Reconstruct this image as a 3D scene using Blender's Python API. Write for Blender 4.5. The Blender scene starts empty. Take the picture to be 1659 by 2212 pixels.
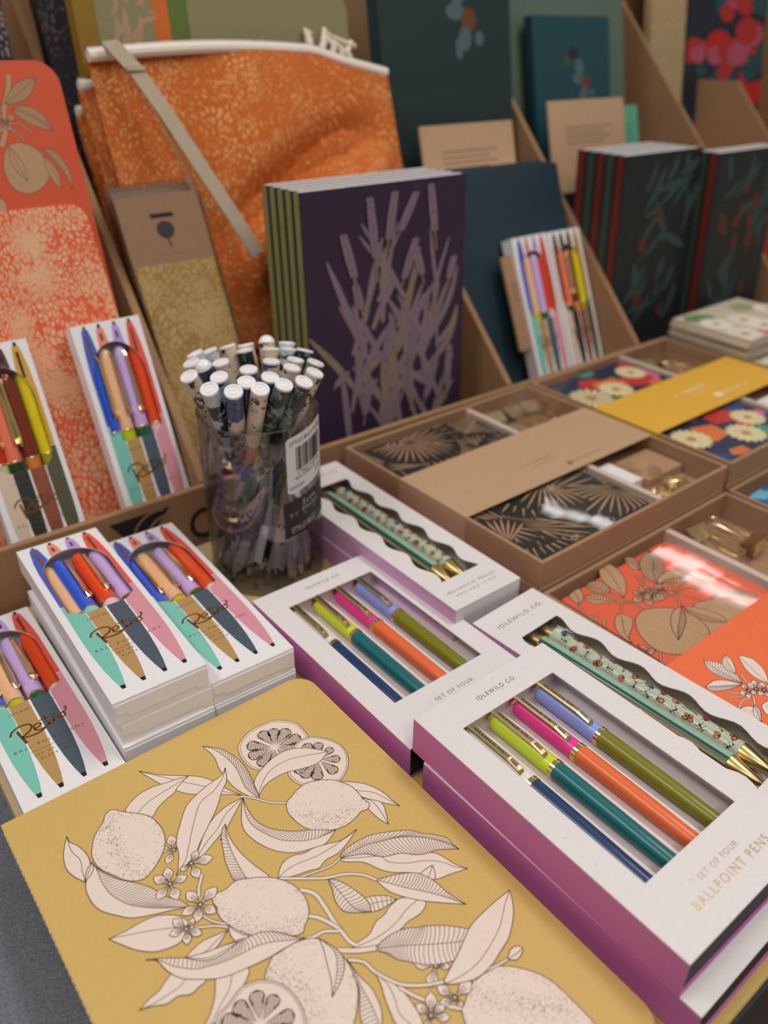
import bpy, math, random
from math import sin, cos, pi, radians, sqrt, atan2, hypot
from mathutils import Vector, Matrix
from mathutils.geometry import tessellate_polygon

SC = bpy.context.scene
COL = SC.collection
rnd = random.Random(7)
EYE = 1.133            # camera height above the carpet; table objects are given relative to it

# ------------------------------------------------------------------ camera
cd = bpy.data.cameras.new('camera'); cam = bpy.data.objects.new('camera', cd); COL.objects.link(cam)
cd.sensor_fit = 'HORIZONTAL'; cd.sensor_width = 36.0; cd.lens = 36.0*1761.3/1659.0
TH, RO = 0.54028, 0.0136
Fw = Vector((0, cos(TH), -sin(TH))); R0 = Vector((1, 0, 0)); U0 = R0.cross(Fw)
Rt = R0*cos(RO)+U0*sin(RO); Up = U0*cos(RO)-R0*sin(RO)
cam.matrix_world = Matrix(((Rt.x, Up.x, -Fw.x, 0), (Rt.y, Up.y, -Fw.y, 0), (Rt.z, Up.z, -Fw.z, EYE), (0, 0, 0, 1)))
cd.clip_start = 0.02; cd.clip_end = 20
cd.dof.use_dof = True; cd.dof.focus_distance = 0.46; cd.dof.aperture_fstop = 6.7
SC.camera = cam
# ------------------------------------------------------------------ world, lights, exposure
SC.view_settings.view_transform = 'Standard'; SC.view_settings.look = 'None'
SC.view_settings.gamma = 1; SC.view_settings.use_curve_mapping = False
SC.view_settings.exposure = 0.12
w = bpy.data.worlds.new('room_light'); SC.world = w; w.use_nodes = True
w.node_tree.nodes['Background'].inputs[0].default_value = (1.0, 0.93, 0.88, 1)
w.node_tree.nodes['Background'].inputs[1].default_value = 0.20
def area(name, loc, sx, sy, power, color, target):
    l = bpy.data.lights.new(name, 'AREA'); l.shape = 'RECTANGLE'; l.size = sx; l.size_y = sy
    l.energy = power; l.color = color
    o = bpy.data.objects.new(name, l); COL.objects.link(o); o.location = loc
    d = Vector(target)-Vector(loc); o.rotation_euler = d.to_track_quat('-Z', 'Y').to_euler()
    o['label'] = 'ceiling light'; o['category'] = 'light'
    return o
area('ceiling_light', (0.75, 0.55, 2.45), 1.0, 0.3, 11.5, (1.0, 0.955, 0.91), (0.1, 0.3, 0.75))
area('ceiling_light', (-0.9, 0.0, 2.45), 1.0, 0.3, 9.5, (1.0, 0.955, 0.92), (-0.1, 0.3, 0.75))
area('ceiling_light', (0.3, -0.8, 2.45), 1.0, 0.3, 7, (1.0, 0.95, 0.9), (0.0, 0.3, 0.75))
strip = area('ceiling_light', (1.37, 3.52, 2.72), 1.35, 0.07, 5.0, (1.0, 0.96, 0.92), (1.37, 3.52, 0))
strip.rotation_euler = (0, 0, -0.77)

# ------------------------------------------------------------------ colour and materials
def lin(h, k=1.0):
    h = h.lstrip('#'); c = [int(h[i:i+2], 16)/255 for i in (0, 2, 4)]
    return tuple(k*(x/12.92 if x <= .04045 else ((x+.055)/1.055)**2.4) for x in c)+(1,)
MC = {}
def pm(name, hexc, rough=0.6, metal=0.0, var=0.06, scale=400, bump=0.0, spec=None, coat=0.0, fib=0):
    """paper / plastic / metal with a fine procedural grain"""
    if name in MC: return MC[name]
    m = bpy.data.materials.new(name); m.use_nodes = True; nt = m.node_tree; b = nt.nodes['Principled BSDF']
    b.inputs['Roughness'].default_value = rough; b.inputs['Metallic'].default_value = metal
    if spec is not None: b.inputs['Specular IOR Level'].default_value = spec
    if coat: b.inputs['Coat Weight'].default_value = coat; b.inputs['Coat Roughness'].default_value = 0.06
    tc = nt.nodes.new('ShaderNodeTexCoord'); n = nt.nodes.new('ShaderNodeTexNoise')
    n.inputs['Scale'].default_value = scale; n.inputs['Detail'].default_value = 4
    nt.links.new(tc.outputs['Object'], n.inputs['Vector'])
    r = nt.nodes.new('ShaderNodeValToRGB'); c = lin(hexc)
    r.color_ramp.elements[0].position = .3; r.color_ramp.elements[1].position = .7
    r.color_ramp.elements[0].color = tuple(x*(1-var) for x in c[:3])+(1,)
    r.color_ramp.elements[1].color = tuple(min(1, x*(1+var)) for x in c[:3])+(1,)
    nt.links.new(n.outputs['Fac'], r.inputs['Fac'])
    out = r.outputs['Color']
    if fib:      # sparse darker flecks of recycled paper
        v = nt.nodes.new('ShaderNodeTexVoronoi'); v.inputs['Scale'].default_value = fib
        mp = nt.nodes.new('ShaderNodeMapping'); mp.inputs['Scale'].default_value = (1, .35, 1); mp.inputs['Rotation'].default_value = (0, 0, .8)
        nt.links.new(tc.outputs['Object'], mp.inputs['Vector']); nt.links.new(mp.outputs['Vector'], v.inputs['Vector'])
        q = nt.nodes.new('ShaderNodeMath'); q.operation = 'LESS_THAN'; q.inputs[1].default_value = .09
        nt.links.new(v.outputs['Distance'], q.inputs[0])
        q2 = nt.nodes.new('ShaderNodeMath'); q2.operation = 'MULTIPLY'; q2.inputs[1].default_value = .22
        nt.links.new(q.outputs[0], q2.inputs[0])
        mx = nt.nodes.new('ShaderNodeMixRGB'); mx.inputs[2].default_value = (.12, .08, .05, 1)
        nt.links.new(q2.outputs[0], mx.inputs[0]); nt.links.new(out, mx.inputs[1]); out = mx.outputs[0]
    nt.links.new(out, b.inputs['Base Color'])
    if bump:
        bp = nt.nodes.new('ShaderNodeBump'); bp.inputs['Strength'].default_value = bump; bp.inputs['Distance'].default_value = .0003
        nt.links.new(n.outputs['Fac'], bp.inputs['Height']); nt.links.new(bp.outputs['Normal'], b.inputs['Normal'])
    MC[name] = m; return m
def leafy(name, bg, fg, scale=220, thr=.06, rough=.7, wob=.9, stretch=.55):
    """dense little leaf print: warped cells of one ink on a ground colour"""
    if name in MC: return MC[name]
    m = bpy.data.materials.new(name); m.use_nodes = True; nt = m.node_tree; b = nt.nodes['Principled BSDF']
    b.inputs['Roughness'].default_value = rough
    tc = nt.nodes.new('ShaderNodeTexCoord'); n = nt.nodes.new('ShaderNodeTexNoise'); n.inputs['Scale'].default_value = 14; n.inputs['Detail'].default_value = 1
    nt.links.new(tc.outputs['Object'], n.inputs['Vector'])
    sub = nt.nodes.new('ShaderNodeVectorMath'); sub.operation = 'SUBTRACT'; sub.inputs[1].default_value = (.5, .5, .5)
    sc = nt.nodes.new('ShaderNodeVectorMath'); sc.operation = 'SCALE'; sc.inputs['Scale'].default_value = .1*wob
    ad = nt.nodes.new('ShaderNodeVectorMath'); mp = nt.nodes.new('ShaderNodeMapping'); mp.inputs['Scale'].default_value = (1, stretch, .02)
    nt.links.new(n.outputs['Color'], sub.inputs[0]); nt.links.new(sub.outputs[0], sc.inputs[0])
    nt.links.new(sc.outputs[0], ad.inputs[0]); nt.links.new(tc.outputs['Object'], ad.inputs[1]); nt.links.new(ad.outputs[0], mp.inputs['Vector'])
    v = nt.nodes.new('ShaderNodeTexVoronoi'); v.feature = 'DISTANCE_TO_EDGE'; v.inputs['Scale'].default_value = scale
    nt.links.new(mp.outputs['Vector'], v.inputs['Vector'])
    n2 = nt.nodes.new('ShaderNodeTexNoise'); n2.inputs['Scale'].default_value = 22
    nt.links.new(tc.outputs['Object'], n2.inputs['Vector'])
    mu = nt.nodes.new('ShaderNodeMath'); mu.operation = 'MULTIPLY_ADD'; mu.inputs[1].default_value = -.55; mu.inputs[2].default_value = thr+.36
    nt.links.new(n2.outputs['Fac'], mu.inputs[0])
    gt = nt.nodes.new('ShaderNodeMath'); gt.operation = 'GREATER_THAN'
    nt.links.new(v.outputs['Distance'], gt.inputs[0]); nt.links.new(mu.outputs[0], gt.inputs[1])
    mx = nt.nodes.new('ShaderNodeMixRGB'); mx.inputs[1].default_value = lin(bg); mx.inputs[2].default_value = lin(fg)
    nt.links.new(gt.outputs[0], mx.inputs[0]); nt.links.new(mx.outputs[0], b.inputs['Base Color'])
    MC[name] = m; return m
def film(name, a=.05, tint=(1, 1, 1, 1), rough=.04):
    """thin clear plastic: mostly see-through with a glossy skin"""
    if name in MC: return MC[name]
    m = bpy.data.materials.new(name); m.use_nodes = True; nt = m.node_tree
    for n in list(nt.nodes):
        if n.type == 'BSDF_PRINCIPLED': nt.nodes.remove(n)
    out = [n for n in nt.nodes if n.type == 'OUTPUT_MATERIAL'][0]
    t = nt.nodes.new('ShaderNodeBsdfTransparent'); t.inputs[0].default_value = tint
    g = nt.nodes.new('ShaderNodeBsdfGlossy'); g.inputs['Roughness'].default_value = rough
    lw = nt.nodes.new('ShaderNodeLayerWeight'); lw.inputs['Blend'].default_value = .25
    ma = nt.nodes.new('ShaderNodeMath'); ma.operation = 'MULTIPLY_ADD'; ma.inputs[1].default_value = .55; ma.inputs[2].default_value = a
    nt.links.new(lw.outputs['Fresnel'], ma.inputs[0])
    nz = nt.nodes.new('ShaderNodeTexNoise'); nz.inputs['Scale'].default_value = 18; tc = nt.nodes.new('ShaderNodeTexCoord')
    nt.links.new(tc.outputs['Object'], nz.inputs['Vector'])
    bp = nt.nodes.new('ShaderNodeBump'); bp.inputs['Strength'].default_value = .06; bp.inputs['Distance'].default_value = .001
    nt.links.new(nz.outputs['Fac'], bp.inputs['Height']); nt.links.new(bp.outputs['Normal'], g.inputs['Normal'])
    mx = nt.nodes.new('ShaderNodeMixShader'); nt.links.new(ma.outputs[0], mx.inputs[0]); nt.links.new(t.outputs[0], mx.inputs[1]); nt.links.new(g.outputs[0], mx.inputs[2])
    nt.links.new(mx.outputs[0], out.inputs[0]); MC[name] = m; return m
def pen_print(name, cols, seed, ink='16181c', inkamt=.5):
    """illustrated pen wrap: wobbling bands of colour along the barrel plus inky blotches"""
    if name in MC: return MC[name]
    m = bpy.data.materials.new(name); m.use_nodes = True; nt = m.node_tree; b = nt.nodes['Principled BSDF']
    b.inputs['Roughness'].default_value = .28; b.inputs['Coat Weight'].default_value = .4
    tc = nt.nodes.new('ShaderNodeTexCoord'); sp = nt.nodes.new('ShaderNodeSeparateXYZ'); nt.links.new(tc.outputs['Object'], sp.inputs[0])
    mp = nt.nodes.new('ShaderNodeMapping'); mp.inputs['Location'].default_value = (seed*.31, seed*.17, seed*.07); nt.links.new(tc.outputs['Object'], mp.inputs[0])
    n = nt.nodes.new('ShaderNodeTexNoise'); n.inputs['Scale'].default_value = 90; n.inputs['Detail'].default_value = 3; nt.links.new(mp.outputs[0], n.inputs['Vector'])
    a = nt.nodes.new('ShaderNodeMath'); a.operation = 'MULTIPLY_ADD'; a.inputs[1].default_value = .055
    nt.links.new(n.outputs['Fac'], a.inputs[0]); nt.links.new(sp.outputs['Z'], a.inputs[2])
    s = nt.nodes.new('ShaderNodeMath'); s.operation = 'DIVIDE'; s.inputs[1].default_value = .2; nt.links.new(a.outputs[0], s.inputs[0])
    r = nt.nodes.new('ShaderNodeValToRGB'); r.color_ramp.interpolation = 'CONSTANT'; e = r.color_ramp.elements
    e[0].position = 0; e[0].color = lin(cols[0][1]); e[1].position = cols[1][0]; e[1].color = lin(cols[1][1])
    for p, c in cols[2:]:
        x = e.new(p); x.color = lin(c)
    nt.links.new(s.outputs[0], r.inputs['Fac'])
    n2 = nt.nodes.new('ShaderNodeTexNoise'); n2.inputs['Scale'].default_value = 170; n2.inputs['Detail'].default_value = 6; n2.inputs['Roughness'].default_value = .7; nt.links.new(mp.outputs[0], n2.inputs['Vector'])
    n3 = nt.nodes.new('ShaderNodeTexNoise'); n3.inputs['Scale'].default_value = 45; nt.links.new(mp.outputs[0], n3.inputs['Vector'])
    ad = nt.nodes.new('ShaderNodeMath'); ad.operation = 'ADD'; nt.links.new(n2.outputs['Fac'], ad.inputs[0]); nt.links.new(n3.outputs['Fac'], ad.inputs[1])
    gt = nt.nodes.new('ShaderNodeMath'); gt.operation = 'GREATER_THAN'; gt.inputs[1].default_value = inkamt; nt.links.new(ad.outputs[0], gt.inputs[0])
    mx = nt.nodes.new('ShaderNodeMixRGB'); mx.inputs[2].default_value = lin(ink); nt.links.new(gt.outputs[0], mx.inputs[0]); nt.links.new(r.outputs[0], mx.inputs[1])
    nt.links.new(mx.outputs[0], b.inputs['Base Color']); MC[name] = m; return m

WHITE = pm('white_card', 'eeecee', .5, var=.012)
SPECK = pm('flecked_white_card', 'e6e0df', .6, var=.02, fib=230)
KRAFT = pm('kraft_board', 'a88362', .8, var=.07, scale=300, bump=.1)
KRAFTD = pm('rack_board', '9f7a56', .85, var=.06, scale=200)
KRAFTL = pm('kraft_paper', 'bd9a78', .85, var=.05, scale=350)
GOLD = pm('gold_metal', 'f3dca8', .2, 1.0, var=.03)
BRASS = pm('brushed_brass', 'd6bd80', .32, 1.0, var=.06, scale=900)
FOIL = pm('gold_foil', '9a6f3a', .3, .85, var=.12)
FOILL = pm('pale_gold_foil', 'c9a878', .3, .8, var=.15)
BLACK = pm('black_ink', '17150f', .6)
HOLLOWSHADE = pm('hollow_shade', '1c1b1d', .6)
PAGES = pm('white_pages', 'f4f0ee', .7, var=.04, scale=900)
CLEAR = film('clear_film', .03)
CUPM = film('clear_plastic', .045, (.97, .965, .985, 1))

# ------------------------------------------------------------------ mesh building
class MB:
    def __init__(s): s.v = []; s.f = []; s.m = []; s.xf = None
    def add(s, p):
        if s.xf: p = s.xf(*p)
        s.v.append(tuple(p)); return len(s.v)-1
    def face(s, pts, m=0): s.f.append([s.add(p) for p in pts]); s.m.append(m)
    def poly(s, pts, z, m=0, holes=()):
        loops = [[Vector((p[0], p[1], 0)) for p in L] for L in [pts]+list(holes)]
        flat = [p for L in loops for p in L]; ids = [s.add((p.x, p.y, z)) for p in flat]
        for t in tessellate_polygon(loops):
            a, b, c = (flat[i] for i in t); k = [ids[i] for i in t]
            if (b-a).cross(c-a).z < 0: k.reverse()
            s.f.append(k); s.m.append(m)
    def plate(s, pts, z0, z1, m=0, ms=None, holes=()):
        ms = m if ms is None else ms
        s.poly(pts, z1, m, holes); s.poly(pts, z0, ms, holes)
        for L in [pts]+list(holes):
            for i in range(len(L)):
                a, b = L[i], L[(i+1) % len(L)]
                s.face([(a[0], a[1], z0), (b[0], b[1], z0), (b[0], b[1], z1), (a[0], a[1], z1)], ms)
    def box(s, x0, x1, y0, y1, z0, z1, m=0):
        i = [s.add(p) for p in ((x0,y0,z0),(x1,y0,z0),(x1,y1,z0),(x0,y1,z0),(x0,y0,z1),(x1,y0,z1),(x1,y1,z1),(x0,y1,z1))]
        for q in ((3,2,1,0),(4,5,6,7),(0,1,5,4),(1,2,6,5),(2,3,7,6),(3,0,4,7)): s.f.append([i[k] for k in q]); s.m.append(m)
    def stroke(s, pts, w, z, m=0, closed=False, taper=None):
        n = len(pts)
        if n < 2: return
        L = []; R = []
        for i in range(n):
            a = pts[(i-1) % n] if closed or i else pts[0]; b = pts[(i+1) % n] if closed or i < n-1 else pts[-1]
            dx, dy = b[0]-a[0], b[1]-a[1]; l = hypot(dx, dy) or 1
            ww = w/2*(taper(i/(n-1)) if taper else 1)
            L.append((pts[i][0]-dy/l*ww, pts[i][1]+dx/l*ww, z)); R.append((pts[i][0]+dy/l*ww, pts[i][1]-dx/l*ww, z))
        li = [s.add(p) for p in L]; ri = [s.add(p) for p in R]
        for i in range(n if closed else n-1):
            j = (i+1) % n; s.f.append([ri[i], ri[j], li[j], li[i]]); s.m.append(m)
    def rod(s, o, d, prof, n=20, m=0, cap=(True, True)):
        """lathe: prof = [(t, r[, mat])] along d from o"""
        o = Vector(o); d = Vector(d).normalized(); a = Vector((0, 0, 1)) if abs(d.z) < .9 else Vector((1, 0, 0))
        u = d.cross(a).normalized(); v = d.cross(u); rings = []
        for p in prof: rings.append([s.add(o+d*p[0]+(u*cos(2*pi*k/n)+v*sin(2*pi*k/n))*p[1]) for k in range(n)])
        for i in range(len(prof)-1):
            mm = prof[i][2] if len(prof[i]) > 2 else m
            for k in range(n):
                q = [rings[i][k], rings[i+1][k], rings[i+1][(k+1) % n], rings[i][(k+1) % n]]; s.f.append(q[::-1]); s.m.append(mm)
        if cap[0]: s.f.append(rings[0][:]); s.m.append(prof[0][2] if len(prof[0]) > 2 else m)
        if cap[1]: s.f.append(rings[-1][::-1]); s.m.append(prof[-1][2] if len(prof[-1]) > 2 else m)
    def tube(s, path, r, n=8, m=0):
        P = [Vector(p) for p in path]; rings = []; u = None
        for i, p in enumerate(P):
            d = (P[min(i+1, len(P)-1)]-P[max(i-1, 0)]).normalized()
            if u is None: u = d.orthogonal().normalized()
            u = (u-d*u.dot(d)).normalized(); v = d.cross(u); rr = r(i/(len(P)-1)) if callable(r) else r
            rings.append([s.add(p+(u*cos(2*pi*k/n)+v*sin(2*pi*k/n))*rr) for k in range(n)])
        for i in range(len(P)-1):
            for k in range(n): s.f.append([rings[i][k], rings[i][(k+1) % n], rings[i+1][(k+1) % n], rings[i+1][k]]); s.m.append(m)
        s.f.append(rings[0][::-1]); s.m.append(m); s.f.append(rings[-1]); s.m.append(m)
    def build(s, name, mats, parent=None, smooth=False, bevel=0):
        me = bpy.data.meshes.new(name); me.from_pydata(s.v, [], s.f)
        if not isinstance(mats, (list, tuple)): mats = [mats]
        for x in mats: me.materials.append(x)
        me.polygons.foreach_set('material_index', [min(k, len(mats)-1) for k in s.m])
        if smooth:
            me.polygons.foreach_set('use_smooth', [True]*len(s.f)); me.set_sharp_from_angle(angle=radians(35))
        me.update(); o = bpy.data.objects.new(name, me); COL.objects.link(o)
        if parent is not None: o.parent = parent
        if bevel:
            b = o.modifiers.new('bevel', 'BEVEL'); b.width = bevel; b.segments = 2; b.limit_method = 'ANGLE'
        return o
def rrect(x0, x1, y0, y1, r=(0, 0, 0, 0), n=7):
    """rounded rectangle, radii for (x0,y0),(x1,y0),(x1,y1),(x0,y1), counter-clockwise"""
    out = []
    for (cx, cy, sx, sy, a0), rr in zip(((x0, y0, 1, 1, pi), (x1, y0, -1, 1, 1.5*pi), (x1, y1, -1, -1, 0), (x0, y1, 1, -1, .5*pi)), r):
        if rr <= 0: out.append((cx, cy)); continue
        for k in range(n+1):
            a = a0+k/n*pi/2; out.append((cx+sx*rr+rr*cos(a), cy+sy*rr+rr*sin(a)))
    return out
def smooth(pts, n=4, closed=False):
    N = len(pts); out = []
    if N < 3: return list(pts)
    for i in range(N if closed else N-1):
        g = (lambda k: pts[k % N]) if closed else (lambda k: pts[max(0, min(N-1, k))])
        a, b, c, d = g(i-1), g(i), g(i+1), g(i+2)
        for k in range(n):
            t = k/n; t2 = t*t; t3 = t2*t
            out.append(tuple(.5*(2*b[j]+(c[j]-a[j])*t+(2*a[j]-5*b[j]+4*c[j]-d[j])*t2+(3*b[j]-a[j]-3*c[j]+d[j])*t3) for j in (0, 1)))
    if not closed: out.append(tuple(pts[-1]))
    return out
TXT = {}
def text(mb, s, x, y, z, width=None, height=None, m=0, rot=0, align='C', spacing=1.25, squeeze=None):
    """flat lettering added to a mesh; width/height in metres, centred at x,y"""
    key = (s, spacing)
    if key not in TXT:
        c = bpy.data.curves.new('lettering', 'FONT'); c.body = s; c.size = 1; c.space_character = spacing; c.resolution_u = 3
        o = bpy.data.objects.new('lettering', c); COL.objects.link(o); bpy.context.view_layer.update()
        me = bpy.data.meshes.new_from_object(o)
        TXT[key] = ([tuple(v.co) for v in me.vertices], [list(p.vertices) for p in me.polygons])
        bpy.data.objects.remove(o); bpy.data.meshes.remove(me)
    V, F = TXT[key]
    if not V: return
    x0 = min(v[0] for v in V); x1 = max(v[0] for v in V); y0 = min(v[1] for v in V); y1 = max(v[1] for v in V)
    k = height/(y1-y0) if height else width/(x1-x0)
    kx = width/(x1-x0) if width else k
    cx = (x0+x1)/2 if align == 'C' else x0; cy = (y0+y1)/2; ca, sa = cos(rot), sin(rot)
    ids = [mb.add((x+((v[0]-cx)*kx*ca-(v[1]-cy)*k*sa), y+((v[0]-cx)*kx*sa+(v[1]-cy)*k*ca), z)) for v in V]
    for f in F: mb.f.append([ids[i] for i in f]); mb.m.append(m)

# ------------------------------------------------------------------ naming and placing
def tag(o, label=None, cat=None, group=None, kind=None):
    if label: o['label'] = label
    if cat: o['category'] = cat
    if group: o['group'] = group
    if kind: o['kind'] = kind
    return o
def thing(name, label, cat, M, group=None):
    o = bpy.data.objects.new(name, None); COL.objects.link(o); o.empty_display_size = .02
    o.matrix_world = M; return tag(o, label, cat, group)
def flat(x, y, ztop, a, h):
    """frame on a horizontal face: local x to the right, local y away, z up; origin at far-left corner of the base"""
    return Matrix(((-sin(a), -cos(a), 0, x), (cos(a), -sin(a), 0, y), (0, 0, 1, ztop-h+EYE), (0, 0, 0, 1)))
AD = -.905
UD = Vector((cos(AD), sin(AD), 0)); VD = Vector((-sin(AD), cos(AD), 0))
def lean(q, s, p0, z0, T, h=0, yaw=0):
    """frame on a face leaning back in the rack: local x right, y up the slope, z out of the face"""
    a = AD+yaw; ud = Vector((cos(a), sin(a), 0)); vd = Vector((-sin(a), cos(a), 0))
    Y = -ud*cos(T)+Vector((0, 0, sin(T))); Z = vd.cross(Y)
    o = UD*p0+VD*q+Vector((0, 0, z0+EYE))+Y*s-Z*h
    return Matrix(((vd.x, Y.x, Z.x, o.x), (vd.y, Y.y, Z.y, o.y), (vd.z, Y.z, Z.z, o.z), (0, 0, 0, 1)))
def scribble(mb, x, y, z, width, height, m=1, seed=1):
    """a row of tiny unreadable marks, as the small print looks in the photo"""
    q = random.Random(seed); t = x-width/2
    while t < x+width/2:
        w_ = height*q.uniform(.35, .8); h_ = height*q.choice((.6, .6, 1)); 
        if q.random() > .12:
            mb.stroke([(t, y-height*.4), (t+w_*.3, y-height*.4+h_), (t+w_*.8, y-height*.35)], height*.16, z, m)
        t += w_+height*.25
def rackpt(p, q, z): return UD*p+VD*q+Vector((0, 0, z+EYE))
def T3(x, y, z, rz=0, ry=0, rx=0): return Matrix.Translation((x, y, z)) @ Matrix.Rotation(rz, 4, 'Z') @ Matrix.Rotation(ry, 4, 'Y') @ Matrix.Rotation(rx, 4, 'X')

# ------------------------------------------------------------------ botanical line art
def pairs(L, k=1e-4, x0=-9, x1=9): return [(max(x0, min(x1, L[i]*k)), L[i+1]*k) for i in range(0, len(L), 2)]
def at(P, t):
    f = t*(len(P)-1); i = min(int(f), len(P)-2); f -= i
    return (P[i][0]*(1-f)+P[i+1][0]*f, P[i][1]*(1-f)+P[i+1][1]*f)
def inside(p, P):
    c = False; j = len(P)-1
    for i in range(len(P)):
        if (P[i][1] > p[1]) != (P[j][1] > p[1]) and p[0] < (P[j][0]-P[i][0])*(p[1]-P[i][1])/(P[j][1]-P[i][1])+P[i][0]: c = not c
        j = i
    return c
def length(P): return sum(hypot(P[i+1][0]-P[i][0], P[i+1][1]-P[i][1]) for i in range(len(P)-1))
def art(mb, data, z, FI=1, IN=2, lw=.00045, x0=-9, x1=9, hs=.0016, dots=1.0):
    R = random.Random(3); dz = 2e-6
    for e in data:
        z += dz*3; z1 = z+dz; z2 = z+2*dz; k = e[0]
        if k == 'leaf':
            A, M, B = (smooth(pairs(q, 1e-4, x0, x1)) for q in e[1:4])
            mb.poly(A+B[::-1][1:-1], z, FI)
            for side, E in (('A', A), ('B', B)):
                if side in e[4]:
                    n = max(5, int(length(M)/hs))
                    for i in range(1, n):
                        t = i/n; t2 = min(1, t+.05); a = at(M, t); b = at(E, t2)
                        mb.stroke([a, ((a[0]+b[0])/2+(b[1]-a[1])*.06, (a[1]+b[1])/2-(b[0]-a[0])*.06), b], lw*.75, z1, IN)
            mb.stroke(A, lw, z2, IN); mb.stroke(B, lw, z2, IN); mb.stroke(M, lw*.8, z2, IN)
        elif k == 'blob':
            O = smooth(pairs(e[1], 1e-4, x0, x1), 4, True); D = pairs(e[2]); mb.poly(O, z, FI); mb.stroke(O, lw, z2, IN, True)
            xs = [p[0] for p in O]; ys = [p[1] for p in O]; area_ = (max(xs)-min(xs))*(max(ys)-min(ys)); Dd = [at(D, i/14) for i in range(15)]
            sc = sqrt(area_)
            for _ in range(int(area_/.7e-6*dots)):
                p = (R.uniform(min(xs), max(xs)), R.uniform(min(ys), max(ys)))
                if not inside(p, O): continue
                d = min(hypot(p[0]-q[0], p[1]-q[1]) for q in Dd)/sc; de = min(hypot(p[0]-q[0], p[1]-q[1]) for q in O[::3])/sc
                if R.random() > .9*math.exp(-(d/.1)**2)+.5*math.exp(-(de/.06)**2)+.05: continue
                r = R.uniform(.00014, .0003); a = R.uniform(0, 3)
                mb.face([(p[0]+r*1.4*cos(a), p[1]+r*1.4*sin(a), z1), (p[0]-r*.7*sin(a), p[1]+r*.7*cos(a), z1), (p[0]-r*1.4*cos(a), p[1]-r*1.4*sin(a), z1), (p[0]+r*.7*sin(a), p[1]-r*.7*cos(a), z1)], IN)
        elif k == 'slice':
            O = smooth(pairs(e[1]), 4, True); c = pairs(e[2])[0]; mb.poly(O, z, FI); mb.stroke(O, lw, z1, IN, True)
            mb.stroke([(c[0]+(p[0]-c[0])*.94+.0001, c[1]+(p[1]-c[1])*.94) for p in O], lw*.7, z1, IN, True)
            for t in pairs(e[3]):
                dx, dy = t[0]-c[0], t[1]-c[1]; l = hypot(dx, dy); ux, uy = dx/l, dy/l
                def P(s, w, c=c, ux=ux, uy=uy, l=l): return (c[0]+ux*s*l-uy*w*l, c[1]+uy*s*l+ux*w*l)
                S = [(.12, 0), (.35, .09), (.6, .19), (.8, .25), (.95, .19), (1.03, 0)]
                mb.poly([P(a, b) for a, b in S]+[P(a, -b) for a, b in S[::-1][1:-1]], z1, IN)
                rows = 9
                for r_ in range(rows):
                    s0 = .2+r_*.088; wmax = max(0, (.26*(s0-.05) if s0 < .8 else .23*(1-((s0-.8)/.24)**2))); nc = 1+int(wmax/.045)
                    for q in range(-nc, nc+1):
                        ww = (q+(.5 if r_ % 2 else 0))*.072*(.45+.55*s0)
                        if abs(ww) > wmax*.92: continue
                        h = .041; v = .031*(.45+.55*s0)
                        mb.face([(*P(s0+h, ww), z2), (*P(s0+h*.3, ww-v), z2), (*P(s0-h, ww-v*.5), z2), (*P(s0-h, ww+v*.5), z2), (*P(s0+h*.3, ww+v), z2)], FI)
        elif k == 'stem':
            P = smooth(pairs(e[1], 1e-4, x0, x1)); wd = e[2]*7e-5
            mb.stroke(P, wd+lw*1.6, z, IN); mb.stroke(P, wd, z1, FI)
        elif k == 'flower':
            c = pairs(e[1])[0]
            for t in pairs(e[2]):
                dx, dy = t[0]-c[0], t[1]-c[1]; l = hypot(dx, dy); ux, uy = dx/l, dy/l
                def P(s, w, c=c, ux=ux, uy=uy, l=l): return (c[0]+ux*s*l-uy*w*l, c[1]+uy*s*l+ux*w*l)
                S = [(.05, 0), (.3, .1), (.6, .27), (.82, .18), (1, 0)]; O = [P(a, b) for a, b in S]+[P(a, -b) for a, b in S[::-1][1:-1]]
                mb.poly(O, z, FI); mb.stroke(O, lw, z1, IN, True)
                for w_ in (-.1, 0, .1): mb.stroke([P(.2, w_*.5), P(.66, w_)], lw*.7, z1, IN)
            for q in range(14):
                a = q*2*pi/14; mb.stroke([(c[0]+.0006*cos(a), c[1]+.0006*sin(a)), (c[0]+.0019*cos(a), c[1]+.0019*sin(a))], lw*.9, z2, IN)
            mb.poly([(c[0]+.0008*cos(a*.7), c[1]+.0008*sin(a*.7)) for a in range(9)], z2+dz, FI)
            mb.stroke([(c[0]+.0007*cos(a*.7), c[1]+.0007*sin(a*.7)) for a in range(9)], lw*.7, z2+2*dz, IN, True)
    return z
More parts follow.
